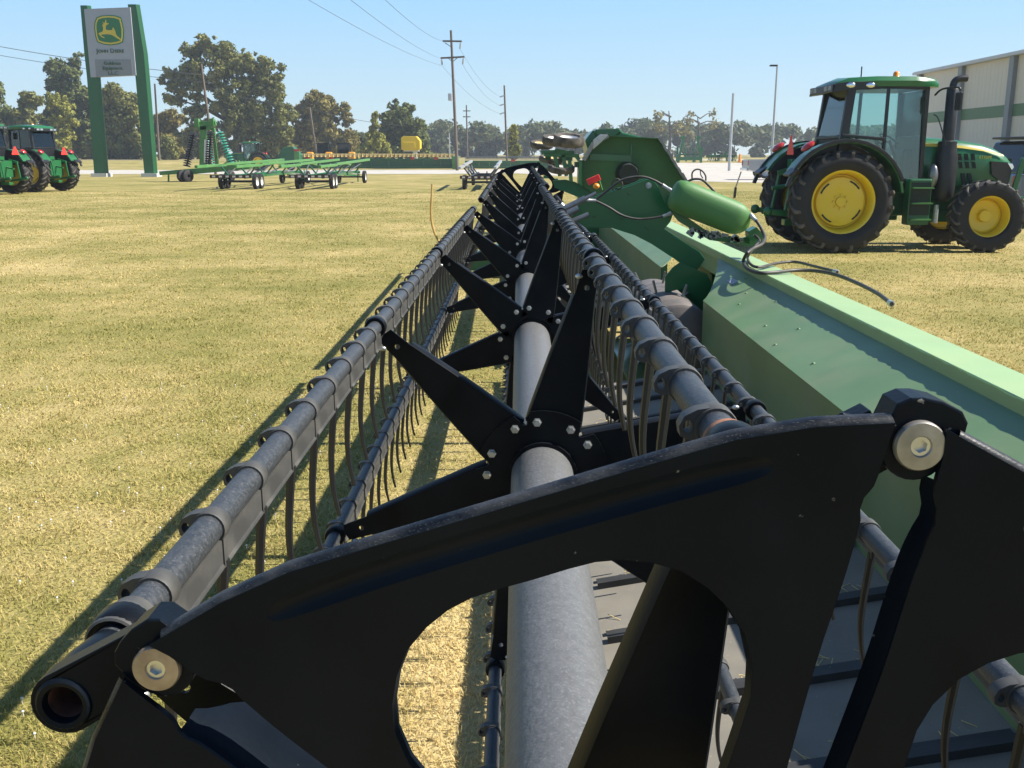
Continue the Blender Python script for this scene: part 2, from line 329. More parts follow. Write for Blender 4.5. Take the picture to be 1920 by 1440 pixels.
def sector_mesh():
    mb = MB(); mb.prism([(x*(1-.0*1), y-(.0063 if y > .48 else 0)) for x, y in outline], lambda x, y, t: (x, t, y), 0, .005, [hole, gro_out])
    # rolled outer rim and folded leg flanges
    rim = [(-x, y) for x, y in reversed(oh[1:])]+oh; n = len(rim); vs = []; K = 5
    for (x, y) in rim:
        for j in range(K+1):
            a = j/K*math.pi/2; q = .0065
            vs.append((x, .0005+q*(1-math.cos(a))+(.004 if j == K else 0), y-q+q*math.sin(a)-.002))
    W = K+1; fs = [(i*W+j, (i+1)*W+j, (i+1)*W+j+1, i*W+j+1) for i in range(n-1) for j in range(K)]
    rimm = MB().add(vs, fs, True)
    for sgn in (-1, 1):
        side = sh[4:] if sgn > 0 else left_sh[2:]; vs = []
        for si, (x, y) in enumerate(side):
            tp_ = min(1, .2+si*.12)
            vs += [(x, .003, y), (x+sgn*.003, .010, y-.002), (x+sgn*.004, .010+(.075 if sgn > 0 else .010)*tp_, y-.003)]
        fs = [(i*3+j, (i+1)*3+j, (i+1)*3+j+1, i*3+j+1) for i in range(len(side)-1) for j in range(2)]
        mb.add(vs, fs, True)
    # hole lip
    vs = []; n = len(hole)
    for (x, y) in hole: vs += [(x, .001, y), (x*.985, .012, (y-.33)*.985+.33)]
    mb.add(vs, [(i*2, ((i+1) % n)*2, ((i+1) % n)*2+1, i*2+1) for i in range(n)], True)
    # pressed stiffening groove below the rim
    k = len(gl_); vs = []; S = 9
    for i, p in enumerate(gl_):
        w_ = gwid(i)
        for j in range(S):
            u = j/(S-1)*2-1; vs.append((p.x, .0040*(1-u*u)**1.3*min(1, (w_/.0095)**2), p.z+u*w_*1.02))
    mb.add(vs, [(i*S+j, (i+1)*S+j, (i+1)*S+j+1, i*S+j+1) for i in range(k-1) for j in range(S-1)], True)
    return mb, rimm
def rotY(a): 
    c, s = math.cos(a), math.sin(a); return lambda p: Vector((c*p.x-s*p.z, p.y, s*p.x+c*p.z))
def end_disc(Y, ph, flip, T):
    cx, cz = XC+EX, ZC+EZ
    base, base_rim = sector_mesh()
    for k in range(6):
        a = ph+math.pi/3*k+math.pi/6-math.pi/2
        rr = rotY(a)
        mb = MB().join(base, lambda p: (lambda q: Vector((q.x+cx, Y+(-q.y if flip else q.y), q.z+cz)))(rr(p)))
        sec = hpart(mb, 'end_plate', M['black'], T=T)
        hpart(MB().join(base_rim, lambda p: (lambda q: Vector((q.x+cx, Y+(-q.y if flip else q.y), q.z+cz)))(rr(p))), 'rolled_rim', M['rimblack'], sec, 0, T)
        pa = ph+math.pi/3*k; px, pz = polar(pa, RB, cx, cz); f = -1 if flip else 1
        # lug: the bracket the bolt goes through
        ru = Vector((math.cos(pa), 0, math.sin(pa))); tu = Vector((-math.sin(pa), 0, math.cos(pa)))
        L = [(.006, -.0285), (.021, -.0275), (.027, -.022), (.0305, -.008), (.0305, .004), (.0285, .013), (.023, .0205), (.010, .0225)]
        L += [(-.004-.021*math.sin(t), .0215*math.cos(t)) for t in [math.pi*j/12 for j in range(0, 13)]]
        P0 = Vector((px, 0, pz))
        def m3(x, y, t, P0=P0, ru=ru, tu=tu): q = P0+ru*x+tu*y; return Vector((q.x, Y+f*t, q.z))
        lug = MB().prism(L, m3, .007, .036); lug.prism([(-.019, -.040), (.004, -.043), (.004, .043), (-.019, .040)], m3, .0365, .041); hpart(lug, 'pivot_lug', M['black'], sec, .004, T)
        b = MB(); c0 = m3(0, 0, .007)
        b.lathe([(.0160, 0), (.0166, .001), (.0166, .0045), (.0156, .0060), (.0072, .0064), (.0064, .0052)], c0, (0, -f, 0), 44)
        bo = hpart(b, 'pivot_bolt', M['washer'] if k == 1 else M['washer2'], sec, 0, T)
        cv_ = [(.0072*math.cos(2*math.pi*j/24), .0072*math.sin(2*math.pi*j/24)) for j in range(24)]
        hexv = [(.0046*math.cos(math.pi/3*j+.4), .0046*math.sin(math.pi/3*j+.4)) for j in range(6)][::-1]
        s_ = MB().prism(cv_, lambda x, y, t: (c0.x+x, c0.y-f*t, c0.z+y), .0012, .0050, [hexv]); s_.prism([(1.1*x, 1.1*y) for x, y in hexv[::-1]], lambda x, y, t: (c0.x+x, c0.y-f*t, c0.z+y), .0008, .0018)
        hpart(s_, 'hex_socket', M['bolt'] , bo, 0, T)
        # crank arm down to the bat's open end
        bx, bz = polar(pa, RB)
        cr = MB(); A = Vector((bx, 0, bz)); D = (P0-A); Ld = D.length; D.normalize(); Q = Vector((-D.z, 0, D.x))
        op = [(Ld*.9, -.022), (Ld*.9, .022)]+[( -.0245*math.sin(math.pi*j/12), .0245*math.cos(math.pi*j/12)) for j in range(13)]
        cr.prism(op, lambda x, y, t: Vector(((A+D*x+Q*y).x, Y+f*t, (A+D*x+Q*y).z)), .041, .062, [[(.0205*math.cos(-2*math.pi*j/24), .0205*math.sin(-2*math.pi*j/24)) for j in range(24)]])
        hpart(cr, 'crank_arm', M['black'], sec, .003, T)
NEAR_Y, FAR_Y = .608, 14.72
end_disc(NEAR_Y, A0, False, None)
AF = R_(71.5)
end_disc(FAR_Y, AF, True, farT)

def reel(y0, y1, hubs, ph, T, first_front):
    tb = MB().tube([(XC, y0+.06, ZC), (XC, y1-.06, ZC)], .0745, 36)
    hpart(tb, 'reel_tube', M['reeltube'], T=T)
    for hi, Y in enumerate(hubs):
        front = hi in first_front
        dY = -.012 if front else .006
        out = []
        for k in range(6):
            a = ph+math.pi/3*k+math.pi/6
            # notch centred between arms
            n0 = a-.13; n1 = a+.13
            for j in range(8): out.append(polar(lerp(a-math.pi/3+.13, n0, j/7), .160))
            for j in range(1, 6):
                t = j/6; out.append(polar(lerp(n0, n1, t), .160-.030*math.sin(math.pi*t)))
        dm = MB().prism(out, lambda x, z, t: (x, Y+t, z), dY, dY+.006)
        dm.lathe([(.0755, -.012), (.084, -.012), (.084, .012), (.0755, .012)], (XC, Y+dY, ZC), (0, 1, 0), 36)
        disc = hpart(dm, 'hub_plate', M['armblack'], T=T)
        for k in range(6):
            a = ph+math.pi/3*k; ru = Vector((math.cos(a), 0, math.sin(a))); tu = Vector((-math.sin(a), 0, math.cos(a))); C0 = Vector((XC, 0, ZC))
            def m3(x, y, t): q = C0+ru*x+tu*y; return Vector((q.x, Y+t, q.z))
            ol = [(.085, -.066), (.15, -.062), (.28, -.046), (.44, -.024), (.50, -.02), (.505, 0), (.50, .02), (.44, .024), (.28, .046), (.15, .062), (.085, .066)]
            hl = [(.462+.0065*math.cos(-j*math.pi/4), .0065*math.sin(-j*math.pi/4)) for j in range(8)]
            mb = MB().prism(ol, m3, -.003, .002, [hl])
            for sg in (-1, 1):
                e = [(.12, .064*sg), (.15, .062*sg), (.28, .046*sg), (.44, .024*sg)]; vs = []
                for x, y in e: vs += [m3(x, y, -.003), m3(x, y+.0035*sg, .004), m3(x, y+.004*sg, .03)]
                mb.add(vs, [(i*3+j, (i+1)*3+j, (i+1)*3+j+1, i*3+j+1) for i in range(3) for j in range(2)], True)
            c = m3(RB, 0, 0); mb.lathe([(.0170, -.014), (.0235, -.014), (.0250, -.010), (.0250, .012), (.0235, .016), (.0170, .016)], c, (0, 1, 0), 24)
            mb.lathe([(.0170, .016), (.0170, -.014)], c, (0, 1, 0), 24)
            hpart(mb, 'reel_arm', M['armblack'], disc, 0, T)
            for sg in (-1, 1):
                q = m3(.126, .041*sg, 0); yb = Y+dY if front else Y-.003
                bb = MB().lathe([(.0, -.0105), (.0074, -.0105), (.0085, -.009), (.0085, -.003), (.0110, -.003), (.0110, 0)], (q.x, yb, q.z), (0, 1, 0), 6)
                hpart(bb, 'hub_bolt', M['bolt'], disc, 0, T)
            q = m3(.485, .0245, -.0)
            hpart(MB().ell((q.x, Y-.012, q.z), (.009, .006, .006), 10, 6), 'clamp_bolt', M['bolt'], disc, 0, T)
    bats = []
    for k in range(6):
        a = ph+math.pi/3*k; x, z = polar(a, RB)
        b = MB().tube([(x, y0+.06, z), (x, y1-.04, z)], .0162, 20)
        bt = hpart(b, 'reel_bat', M['bat'], T=T); bats.append((bt, x, z))
        for ye in (y0, y1):
            s = 1 if ye == y0 else -1
            e = MB().lathe([(.0135, .03*s), (.0135, -.012*s), (.0150, -.0160*s), (.0185, -.0170*s), (.0222, -.013*s), (.0222, .03*s), (.0170, .07*s)], (x, ye+.008*s, z), (0, 1, 0), 28)
            hpart(e, 'crank_boss', M['black'], bt, 0, T)
            hpart(MB().lathe([(.0133, -.010*s), (.0130, .02*s), (0.0, .022*s)], (x, ye+.008*s, z), (0, 1, 0), 24), 'rusty_bore', M['rust'], bt, 0, T)
            c = MB().lathe([(.0165, .006), (.0205, .002), (.0215, -.002), (.0235, -.001), (.0243, .006), (.0243, .030), (.0235, .033), (.0222, .034), (.0212, .046), (.0165, .048)] if s > 0 else [(.0165, 0), (.0235, -.003), (.0243, -.04), (.0165, -.06)], (x, ye+.085*s, z), (0, 1, 0), 28)
            hpart(c, 'end_bearing', M['rustyc'] if (k == 0 and s > 0 and T is None) else M['clip'], bt, 0, T)
    return bats

# spring finger: clip ring, bolt ear, web strip and curved finger; local origin on the bat axis
SP = .165
FIN_SPLIT = [0]
def finger_mb():
    mb = MB()
    mb.lathe([(.0163, -.012), (.0187, -.012), (.0194, -.010), (.0194, .009), (.0187, .011), (.0163, .011)], (0, 0, 0), (0, 1, 0), 22)
    # ear with an oval hole at the left
    ea = [(.0222*math.cos(t), .0222*math.sin(t)) for t in (R_(118), R_(135), R_(150))]
    ear = [(-.006, .0185), (-.017, .0168), (-.028, .011), (-.0325, .002), (-.031, -.007), (-.024, -.0105), (-.0165, -.010), (-.018, .003), (-.0145, .0125)]
    holep = [(-.0245+.0042*math.cos(-j*math.pi/5), .0015+.006*math.sin(-j*math.pi/5)) for j in range(10)]
    mb.prism(ear, lambda x, y, t: (x, t, y), -.010, .007, [holep])
    # web strip under the tube, running to the next clip, with thick lower lip
    mb.box((.012, .5*SP, -.027), (.0035, SP-.012, .030)); mb.tube([(.0125, .004, -.0425), (.0125, SP-.012, -.0425)], .0038, 8)
    mb.box((.011, -.004, -.026), (.009, .011, .038))
    FIN_SPLIT[0] = len(mb.f)
    p = smooth_path([(.011, 0, -.038), (.007, 0, -.080), (.003, 0, -.130), (.003, 0, -.170), (.007, 0, -.205), (.014, 0, -.237)], 3)
    mb.tube(p, [lerp(.0070, .0038, i/(len(p)-1)) for i in range(len(p))], 7)
    return mb
Y0N, Y1N, Y0F, Y1F = .655, 7.45, 7.95, 14.65
nb = reel(Y0N, Y1N, [.755, 2.27, 4.05, 5.8, 7.25], A0, None, (0, 1))
fb = reel(Y0F, Y1F, [8.15, 9.7, 11.3, 12.9, 14.4], AF, farT, ())
fm = finger_mb()
def two_mat(me, per):
    me.materials.append(M['tine']); idx = np.zeros(len(me.polygons), np.int32); i = np.arange(len(idx)) % per; idx[i >= FIN_SPLIT[0]] = 1; me.polygons.foreach_set('material_index', idx)
fin_me = fm.mesh('reel_finger', M['clip']); two_mat(fin_me, len(fm.f))
rest = MB(); made = 0
want = {1: 34, 0: 30, 2: 16, 5: 20}
for k, (bt, x, z) in enumerate(nb):
    n = int((Y1N-.2-Y0N-.14)/SP)
    for i in range(n):
        y = Y0N+.185+i*SP
        if k in want and i < want[k] and made < 100:
            o = bpy.data.objects.new('reel_finger', fin_me); COL.objects.link(o); o.parent = bt; o.location = (x-ORG[0], y-ORG[1], z-ORG[2]); made += 1
        else: rest.join(fm, lambda p: Vector((p.x+x, p.y+y, p.z+z)))
for k, (bt, x, z) in enumerate(fb):
    n = int((Y1F-.2-Y0F-.14)/SP)
    for i in range(n):
        y = Y0F+.14+i*SP; rest.join(fm, lambda p: farT(Vector((p.x+x, p.y+y, p.z+z))))
ro_ = tag(hpart(rest, 'reel_finger', M['clip']), kind='stuff'); two_mat(ro_.data, len(fm.f))

# back sheet, beam, belts, cutter bar
def xz_sheet(mb, prof, ya, yb):
    """closed XZ profile swept along Y"""
    return mb.prism(prof, lambda x, z, t: (x, t, z), ya, yb)
YN, YFE, OA, OB = .28, 14.9, 6.2, 8.1
pan = [(1.17, .40), (1.17, .822), (1.184, .822), (1.184, .40)]
hpart(xz_sheet(xz_sheet(MB(), pan, YN, OA), pan, OB, YFE), 'back_panel', M['sheet'])
def slope_pt(t, y, d=0): return (1.168+.335*t-d*.45, y, .822+.147*t+d*.9)
def slope_sheet(near):
    mb = MB(); N = 14; vs = []
    if near: edge = lambda t: lerp(OA, 7.45, t**1.3)
    else: edge = lambda t: lerp(OB, 9.3, t**1.6)
    base = YN if near else YFE
    for d in (0, -.006):
        for i in range(N+1):
            t = i/N
            vs += [slope_pt(t, base, d), slope_pt(t, edge(t), d)]
    k = 2*(N+1); fs = []
    for i in range(N):
        a = i*2; fs.append((a, a+1, a+3, a+2)); fs.append((k+a, k+a+2, k+a+3, k+a+1)); fs.append((a+1, k+a+1, k+a+3, a+3)); fs.append((a, a+2, k+a+2, k+a))
    return mb.add(vs, fs)
sp = slope_sheet(True); sp.join(slope_sheet(False))
# seams and round-head rivets in the sloped sheet
sl_o = hpart(sp, 'sloped_sheet', M['sheet'])
rv = MB()
for (t, y) in [(.22, 2.6), (.25, 4.1), (.52, 3.1), (.55, 4.7), (.3, 5.0), (.75, 5.4), (.35, 5.7), (.6, 5.9), (.85, 6.3), (.15, 4.6), (.42, 1.5), (.7, 1.7)]:
    hpart(MB().ell(slope_pt(t, y, .0), (.009, .009, .005), 8, 6), 'sheet_rivet', M['sheet'], sl_o)
sk = [Vector(slope_pt(t, y, .0035)) for t, y in ((.60, 6.30), (.60, 6.48), (.72, 6.48), (.72, 6.30))]; hpart(MB().add(sk+[p+Vector((.001, 0, -.003)) for p in sk], [(0, 1, 2, 3), (4, 7, 6, 5), (0, 4, 5, 1), (1, 5, 6, 2), (2, 6, 7, 3), (3, 7, 4, 0)]), 'warning_label', M['signw'], sl_o)
seam = MB()
for y in (1.75,): seam.bar(slope_pt(.02, y, .001), slope_pt(.98, y+.02, .001), .014, .003, (-.45, 0, .9))
hpart(seam, 'sheet_seam', M['sheet'], sl_o)
bm_ = [(1.502, .30), (1.502, 1.000), (1.508, 1.0075), (1.70, .998), (1.706, .992), (1.706, .30)]
# the beam's front lip has a slightly wavy sealing edge, which throws the ragged shadow on the sheet
beam = xz_sheet(MB(), [(1.5, .955), (1.5, 1.004), (1.506, 1.0115), (1.70, 1.000), (1.706, .990), (1.706, .80), (1.55, .80), (1.55, .955)], YN, YFE)
hpart(beam, 'top_beam', M['beamg'])
lip = MB(); y = YN; vs = []; ys = []
while y < YFE: ys.append(y); y += rng.uniform(.02, .05)
for y in ys:
    j = rng.uniform(-.003, .004); vs += [(1.4955, y, 1.0085+j*.9), (1.4955, y, .960)]
lip.add(vs, [(i*2, i*2+1, i*2+3, i*2+2) for i in range(len(ys)-1)]); vs2 = [(1.4995, y, z) for (x, y, z) in vs]
lip.add(vs2, [(i*2, i*2+2, i*2+3, i*2+1) for i in range(len(ys)-1)])
hpart(lip, 'edge_trim', M['beamg'])
rear = MB()
for yb in [.4+i*1.55 for i in range(10)]: rear.box((1.64, yb, .53), (.1, .1, .46))
rear.box((1.62, 7.4, .28), (.16, 14, .14)); hpart(rear, 'rear_frame', M['jdd'])
bl = MB(); slats = []; sag = lambda x, y: (.235+(x-.26)/.92*.165)
for (ya, yb) in ((YN, 6.15), (8.15, YFE-.1)):
    bl.prism([(.26, .235), (1.175, .40), (1.175, .385), (.26, .215)], lambda x, z, t: (x, t, z), ya, yb)
    y = ya+.17
    while y < yb-.05:
        slats.append(MB().bar((.28, y, sag(.28, y)+.011), (1.16, y, sag(1.16, y)+.012), .032, .024)); slats.append(MB().bar((.28, y+.045, sag(.28, y)+.004), (1.16, y+.045, sag(1.16, y)+.004), .022, .010)); y += .395
belt = hpart(bl, 'draper_belt', M['belt']); [hpart(q_, 'belt_slat', M['slat'], belt) for q_ in slats]
lit = MB()                                                            # straw litter caught against the slats
for i in range(500):
    y = rng.choice([.28+.17+.395*j+.075 for j in range(14)])+rng.gauss(0, .03); x = rng.uniform(.3, 1.1); a = rng.uniform(0, 3.14); l = rng.uniform(.008, .03)
    z = sag(x, y)+.004; lit.bar((x-l*math.cos(a), y-l*math.sin(a), z), (x+l*math.cos(a), y+l*math.sin(a), z+.004), .0022, .0015)
tag(hpart(lit, 'straw_litter', M['straw2'], belt), kind='stuff')
cb = MB().box((.2, 7.37, .20), (.12, 14.1, .03)); y = YN+.05
while y < YFE:
    cb.add([(.15, y-.018, .20), (.15, y+.018, .20), (.03, y, .195), (.15, y, .222)], [(0, 2, 1), (0, 3, 2), (1, 2, 3), (0, 1, 3)]); y += .0762
hpart(cb, 'cutter_bar', M['steel'])
# feed opening with drum
fo = MB().box((1.62, 7.7, .60), (.02, 3.1, .80)).box((1.42, 6.19, .5), (.42, .012, .6)).box((1.35, 8.11, .42), (.4, .012, .45)).box((1.2, 7.15, .22), (.9, 1.9, .02))
hpart(fo, 'feed_opening', M['jdg'])
hpart(MB().box((1.603, 7.15, .60), (.012, 1.8, .6)), 'feed_opening_shadow_box', M['interior']).name = 'throat_shade_panel'  # flat near-black panel, painted to stand for the shade inside the feed opening
dr = MB().lathe([(0, 0), (.23, 0), (.252, .012), (.258, .03), (.258, 1.35), (.24, 1.38), (0, 1.38)], (1.06, 6.42, .51), (0, 1, 0), 30)
drum = hpart(dr, 'feed_drum', M['drum'])
for i in range(22):
    a = i*2.3; y = 6.5+.06*i; c = Vector((1.06+.258*math.cos(a), y, .51+.258*math.sin(a))); d = Vector((math.cos(a), 0, math.sin(a)))
    hpart(MB().tube([c-d*.02, c+d*.09], .009, 8), 'drum_finger', M['steel'], drum)
# central reel arm, two side plates
YA = 7.3
arm_px = [(1062, 402), (1062, 394), (1112, 370), (1143, 360), (1177, 349.5), (1206, 338.5), (1213, 336), (1220, 337), (1229, 342), (1241, 362), (1254, 383), (1264, 396), (1257, 416), (1246, 429), (1280, 452), (1312, 472), (1322, 486), (1308, 506), (1290, 504), (1270, 489), (1221, 457), (1190, 441), (1146, 427), (1098, 427)]
def pl(px, Y): q = atY(px[0], px[1], Y); return (q.x, q.z)
arm_xz = [pl(p, YA) for p in arm_px]
ar = MB().prism(arm_xz, lambda x, z, t: (x, t, z), YA, YA+.014); ar.prism(arm_xz, lambda x, z, t: (x, t, z), YA+.17, YA+.184)
top = [arm_xz[i] for i in range(1, 7)]
vs = []
for (x, z) in top: vs += [(x, YA+.014, z-.012), (x, YA+.17, z-.012)]
ar.add(vs, [(2*i, 2*i+1, 2*i+3, 2*i+2) for i in range(len(top)-1)])
arm = hpart(ar, 'centre_reel_support', M['jdg'], bev=.003)
for p in ((1216, 348), (1268, 398.5)):
    q = atY(p[0], p[1], YA); hpart(MB().lathe([(0, -.022), (.012, -.022), (.013, -.012), (.021, -.012), (.022, 0)], q, (0, 1, 0), 20), 'pivot_pin', M['galv'], arm)
gus = [pl(p, YA-.02) for p in [(1236, 548), (1237, 510), (1250, 494), (1264, 484), (1290, 496), (1312, 505), (1320, 520), (1318, 570), (1300, 556), (1284, 540), (1266, 532), (1250, 536)]]
hpart(MB().prism(gus, lambda x, z, t: (x, t, z), YA-.3, YA-.29), 'drum_bracket', M['jdg'])
slot = MB()
for (a, b) in (((1110, 407), (1117, 406)), ((1160, 409), (1170, 411)), ((1176, 361), (1180, 366)), ((1208, 426), (1216, 432))):
    A, B = atY(*a, YA-.002), atY(*b, YA-.002); slot.bar(A, B, .004, .02, (0, 1, 0))
hpart(slot, 'arm_slot', M['interior'], arm)
# rounded plastic cover
c0, c1 = atY(1290, 374, 6.95), atY(1372, 407, 6.95); ax = (c1-c0); Lp = ax.length; ax.normalize(); uz = Vector((0, -1, 0)); ux = ax.cross(uz)
pv = MB(); prof = [(-.125, .02), (-.123, .06), (-.115, .085), (-.095, .103), (-.06, .113)]+[(Lp*t, .116-.003*t) for t in (0, .25, .5, .75, 1)]+[(Lp+.135*math.sin(t), .113*math.cos(t)+.0) for t in [math.pi/2*j/8 for j in range(1, 8)]]+[(Lp+.137, .006)]
n = 28; vs = []
for (h, r) in prof:
    for j in range(n):
        t = 2*math.pi*j/n; cs, sn = math.cos(t), math.sin(t); q = 1/(abs(cs)**3+abs(sn)**3)**(1/3)
        vs.append(c0+ax*h+ux*(r*q*cs*1.0)+uz*(r*q*sn*.95))
k = len(prof); pv.add(vs, [(i*n+j, (i+1)*n+j, (i+1)*n+(j+1) % n, i*n+(j+1) % n) for i in range(k-1) for j in range(n)], True)
pv.add(vs[:n], [tuple(range(n))]); pv.add(vs[-n:], [tuple(range(n))])
cover = hpart(pv, 'plastic_cover', M['plastic'])
brk = MB().prism([pl(p, 7.02) for p in [(1232, 345), (1258, 372), (1285, 405), (1330, 436), (1390, 446), (1424, 440), (1428, 452), (1410, 462), (1330, 450), (1272, 415), (1248, 385)]], lambda x, z, t: (x, t, z), 7.02, 7.035)
brk.prism([pl(p, 7.0) for p in [(1398, 432), (1412, 424), (1426, 438), (1422, 452), (1400, 456)]], lambda x, z, t: (x, t, z), 6.9, 7.02); hpart(brk, 'cover_bracket', M['jdg'])
clut = MB()
for i in range(26):
    q = atY(rng.uniform(1296, 1400), 0, 7.0); px = rng.uniform(1292, 1395); py = 432+(px-1292)*.14+rng.uniform(-3, 8); q = atY(px, py, 7.02); clut.box(q, (rng.uniform(.015, .05), .05, rng.uniform(.012, .03)), Matrix.Rotation(rng.uniform(0, 3), 3, 'Y'))
hpart(clut, 'valve_block', M['steel'])
# hydraulic cylinders and hoses of the centre arm
cy = MB()
for (a, b, r, Y) in (((1046, 397), (1098, 372), .022, 7.0), ((1098, 372), (1118, 362), .013, 7.0), ((1040, 412), (1085, 391), .024, 6.95), ((1036, 386), (1062, 408), .03, 7.1), ((1050, 384), (1072, 405), .028, 7.1), ((1060, 420), (1104, 402), .018, 6.98)):
    cy.cyl(atY(*a, Y), atY(*b, Y), r)
hpart(cy, 'lift_cylinder', M['steel'])
def hose(px, Y, r, m='hose', par=None, name='hydraulic_hose'):
    return hpart(MB().tube(smooth_path([atY(p[0], p[1], Y) for p in px], 6), r, 10), name, M[m], par)
hose([(1048, 405), (1070, 385), (1096, 375), (1114, 376), (1140, 388), (1165, 403), (1190, 410), (1214, 410), (1245, 405), (1263, 398)], 7.08, .0085)
hose([(1112, 378), (1128, 366), (1146, 352), (1165, 338), (1188, 332), (1208, 332), (1226, 338), (1244, 348), (1262, 360)], 7.1, .009)
hose([(1150, 357), (1147, 345), (1154, 336), (1163, 338), (1167, 347), (1161, 355), (1153, 352)], 7.3, .0055)
hose([(1298, 338), (1298, 324), (1306, 317.5), (1316, 320), (1323, 330), (1323, 341)], 7.5, .006)
hose([(1286, 342), (1300, 336), (1316, 337), (1328, 347), (1340, 360)], 7.4, .009)
hose([(1318, 334), (1314, 328), (1313, 320)], 7.5, .004)
def beam_hose(px, r, m='hose'):
    pts = []
    for (x, y, zz) in px: pts.append(atZ(x, y, zz))
    return hpart(MB().tube(smooth_path(pts, 6), r, 10), 'hydraulic_hose', M[m])
P2 = []
for (x, y, Y) in [(1406, 402, 6.9), (1418, 414, 6.85), (1428, 430, 6.8), (1434, 446, 6.7), (1428, 458, 6.5), (1412, 466, 6.4), (1400, 476, 6.3)]: P2.append(atY(x, y, Y))
P2 += [atZ(1394, 490, 1.03), atZ(1400, 502, 1.025), atZ(1420, 511, 1.022), atZ(1450, 511, 1.022), atZ(1490, 507, 1.022), atZ(1530, 508, 1.02), atZ(1570, 516, 1.012), atZ(1610, 532, 1.0), atZ(1645, 550, .995), atZ(1672, 570, .985)]
hpart(MB().tube(smooth_path(P2, 6), .0112, 10), 'hydraulic_hose', M['hose'])
P3 = [atY(1402, 436, 6.95), atY(1416, 442, 6.9), atY(1424, 452, 6.8)]+[atY(1414, 464, 6.5), atZ(1402, 482, 1.03), atZ(1408, 496, 1.03), atZ(1425, 501, 1.03), atZ(1455, 494, 1.022), atZ(1490, 491, 1.02), atZ(1530, 500, 1.02), atZ(1570, 510, 1.02)]
hpart(MB().tube(smooth_path(P3, 6), .0095, 10), 'hydraulic_hose', M['hose'])
def fitting(a, b, r, ln):
    a, b = Vector(a), Vector(b); d = (b-a).normalized(); hpart(MB().lathe([(r*.9, 0), (r*1.5, .002), (r*1.5, ln*.45), (r*1.25, ln*.5), (r*1.25, ln), (r*.5, ln+.002)], a, d, 10), 'hose_fitting', M['galv'])
fitting(P2[0], P2[1], .0112, .07); fitting(P3[0], P3[1], .0095, .06); fitting(P2[-1], P2[-2], .0112, .05); fitting(P3[-1], P3[-2], .0095, .05)
fitting(atY(1263, 398, 7.08), atY(1245, 405, 7.08), .0095, .08); fitting(atY(1262, 360, 7.1), atY(1244, 348, 7.1), .010, .09); fitting(atY(1096, 375, 7.08), atY(1114, 376, 7.08), .0095, .08)
# reflector and amber lamp
q = atY(1113, 337, 7.4); hpart(MB().box(q, (.10, .02, .045), Matrix.Rotation(R_(-24), 3, 'Y')), 'red_reflector', M['smv'], bev=.004)
q = atY(1118, 349, 7.35); hpart(MB().ell(q, (.025, .03, .022), 14, 10), 'amber_lamp', M['orange'])
hpart(MB().cyl(atY(1122, 333, 7.42), atY(1129, 356, 7.42), .006), 'lamp_stem', M['jdl'])
# far end: reel support arm, end sheet and crop divider with its rod
far = [pl(p, 14.6) for p in [(1036, 338), (1060, 336.5), (1078, 341), (1100, 354), (1118, 368), (1118, 384), (1090, 372), (1060, 360), (1040, 352)]]
fa = MB().prism(far, lambda x, z, t: (x, t, z), 14.6, 14.62); vs = []
for (x, z) in far[:5]: vs += [(x, 14.5, z), (x, 14.6, z)]
fa.add(vs, [(2*i, 2*i+1, 2*i+3, 2*i+2) for i in range(4)]); hpart(fa, 'end_reel_support', M['jdg'])
es = [(-.75, .12), (-.2, .55), (.9, .75), (1.45, 1.02), (1.7, 1.02), (1.7, .2), (.2, .1)]
hpart(MB().prism(es, lambda x, z, t: (x, t, z), 14.46, 14.49), 'end_sheet', M['jdg'])
hpart(MB().prism([(-.75, .12), (-.2, .50), (.9, .72), (1.45, .95), (1.7, .95), (1.7, .2), (.2, .1)], lambda x, z, t: (x, t, z), .235, .265), 'end_sheet', M['jdg'])
dv = MB(); a0 = atY(872, 492, 14.1); vs = [Vector(p) for p in ((-1.35, 14.25, .10), (-.15, 14.05, .52), (-.15, 14.44, .52), (-.15, 14.05, .10), (-.15, 14.44, .10))]
dv.add(vs, [(0, 1, 2), (0, 3, 1), (0, 2, 4), (0, 4, 3), (1, 3, 4, 2)]); hpart(dv, 'crop_divider', M['jdg'], bev=.02)
hpart(MB().tube(smooth_path([atY(x, y, 14.25) for x, y in [(830, 463), (819, 446), (811, 424), (808, 400), (809, 370), (810, 345)]], 5), [.016]*20+[.013]*6, 8), 'divider_rod', M['straw'])
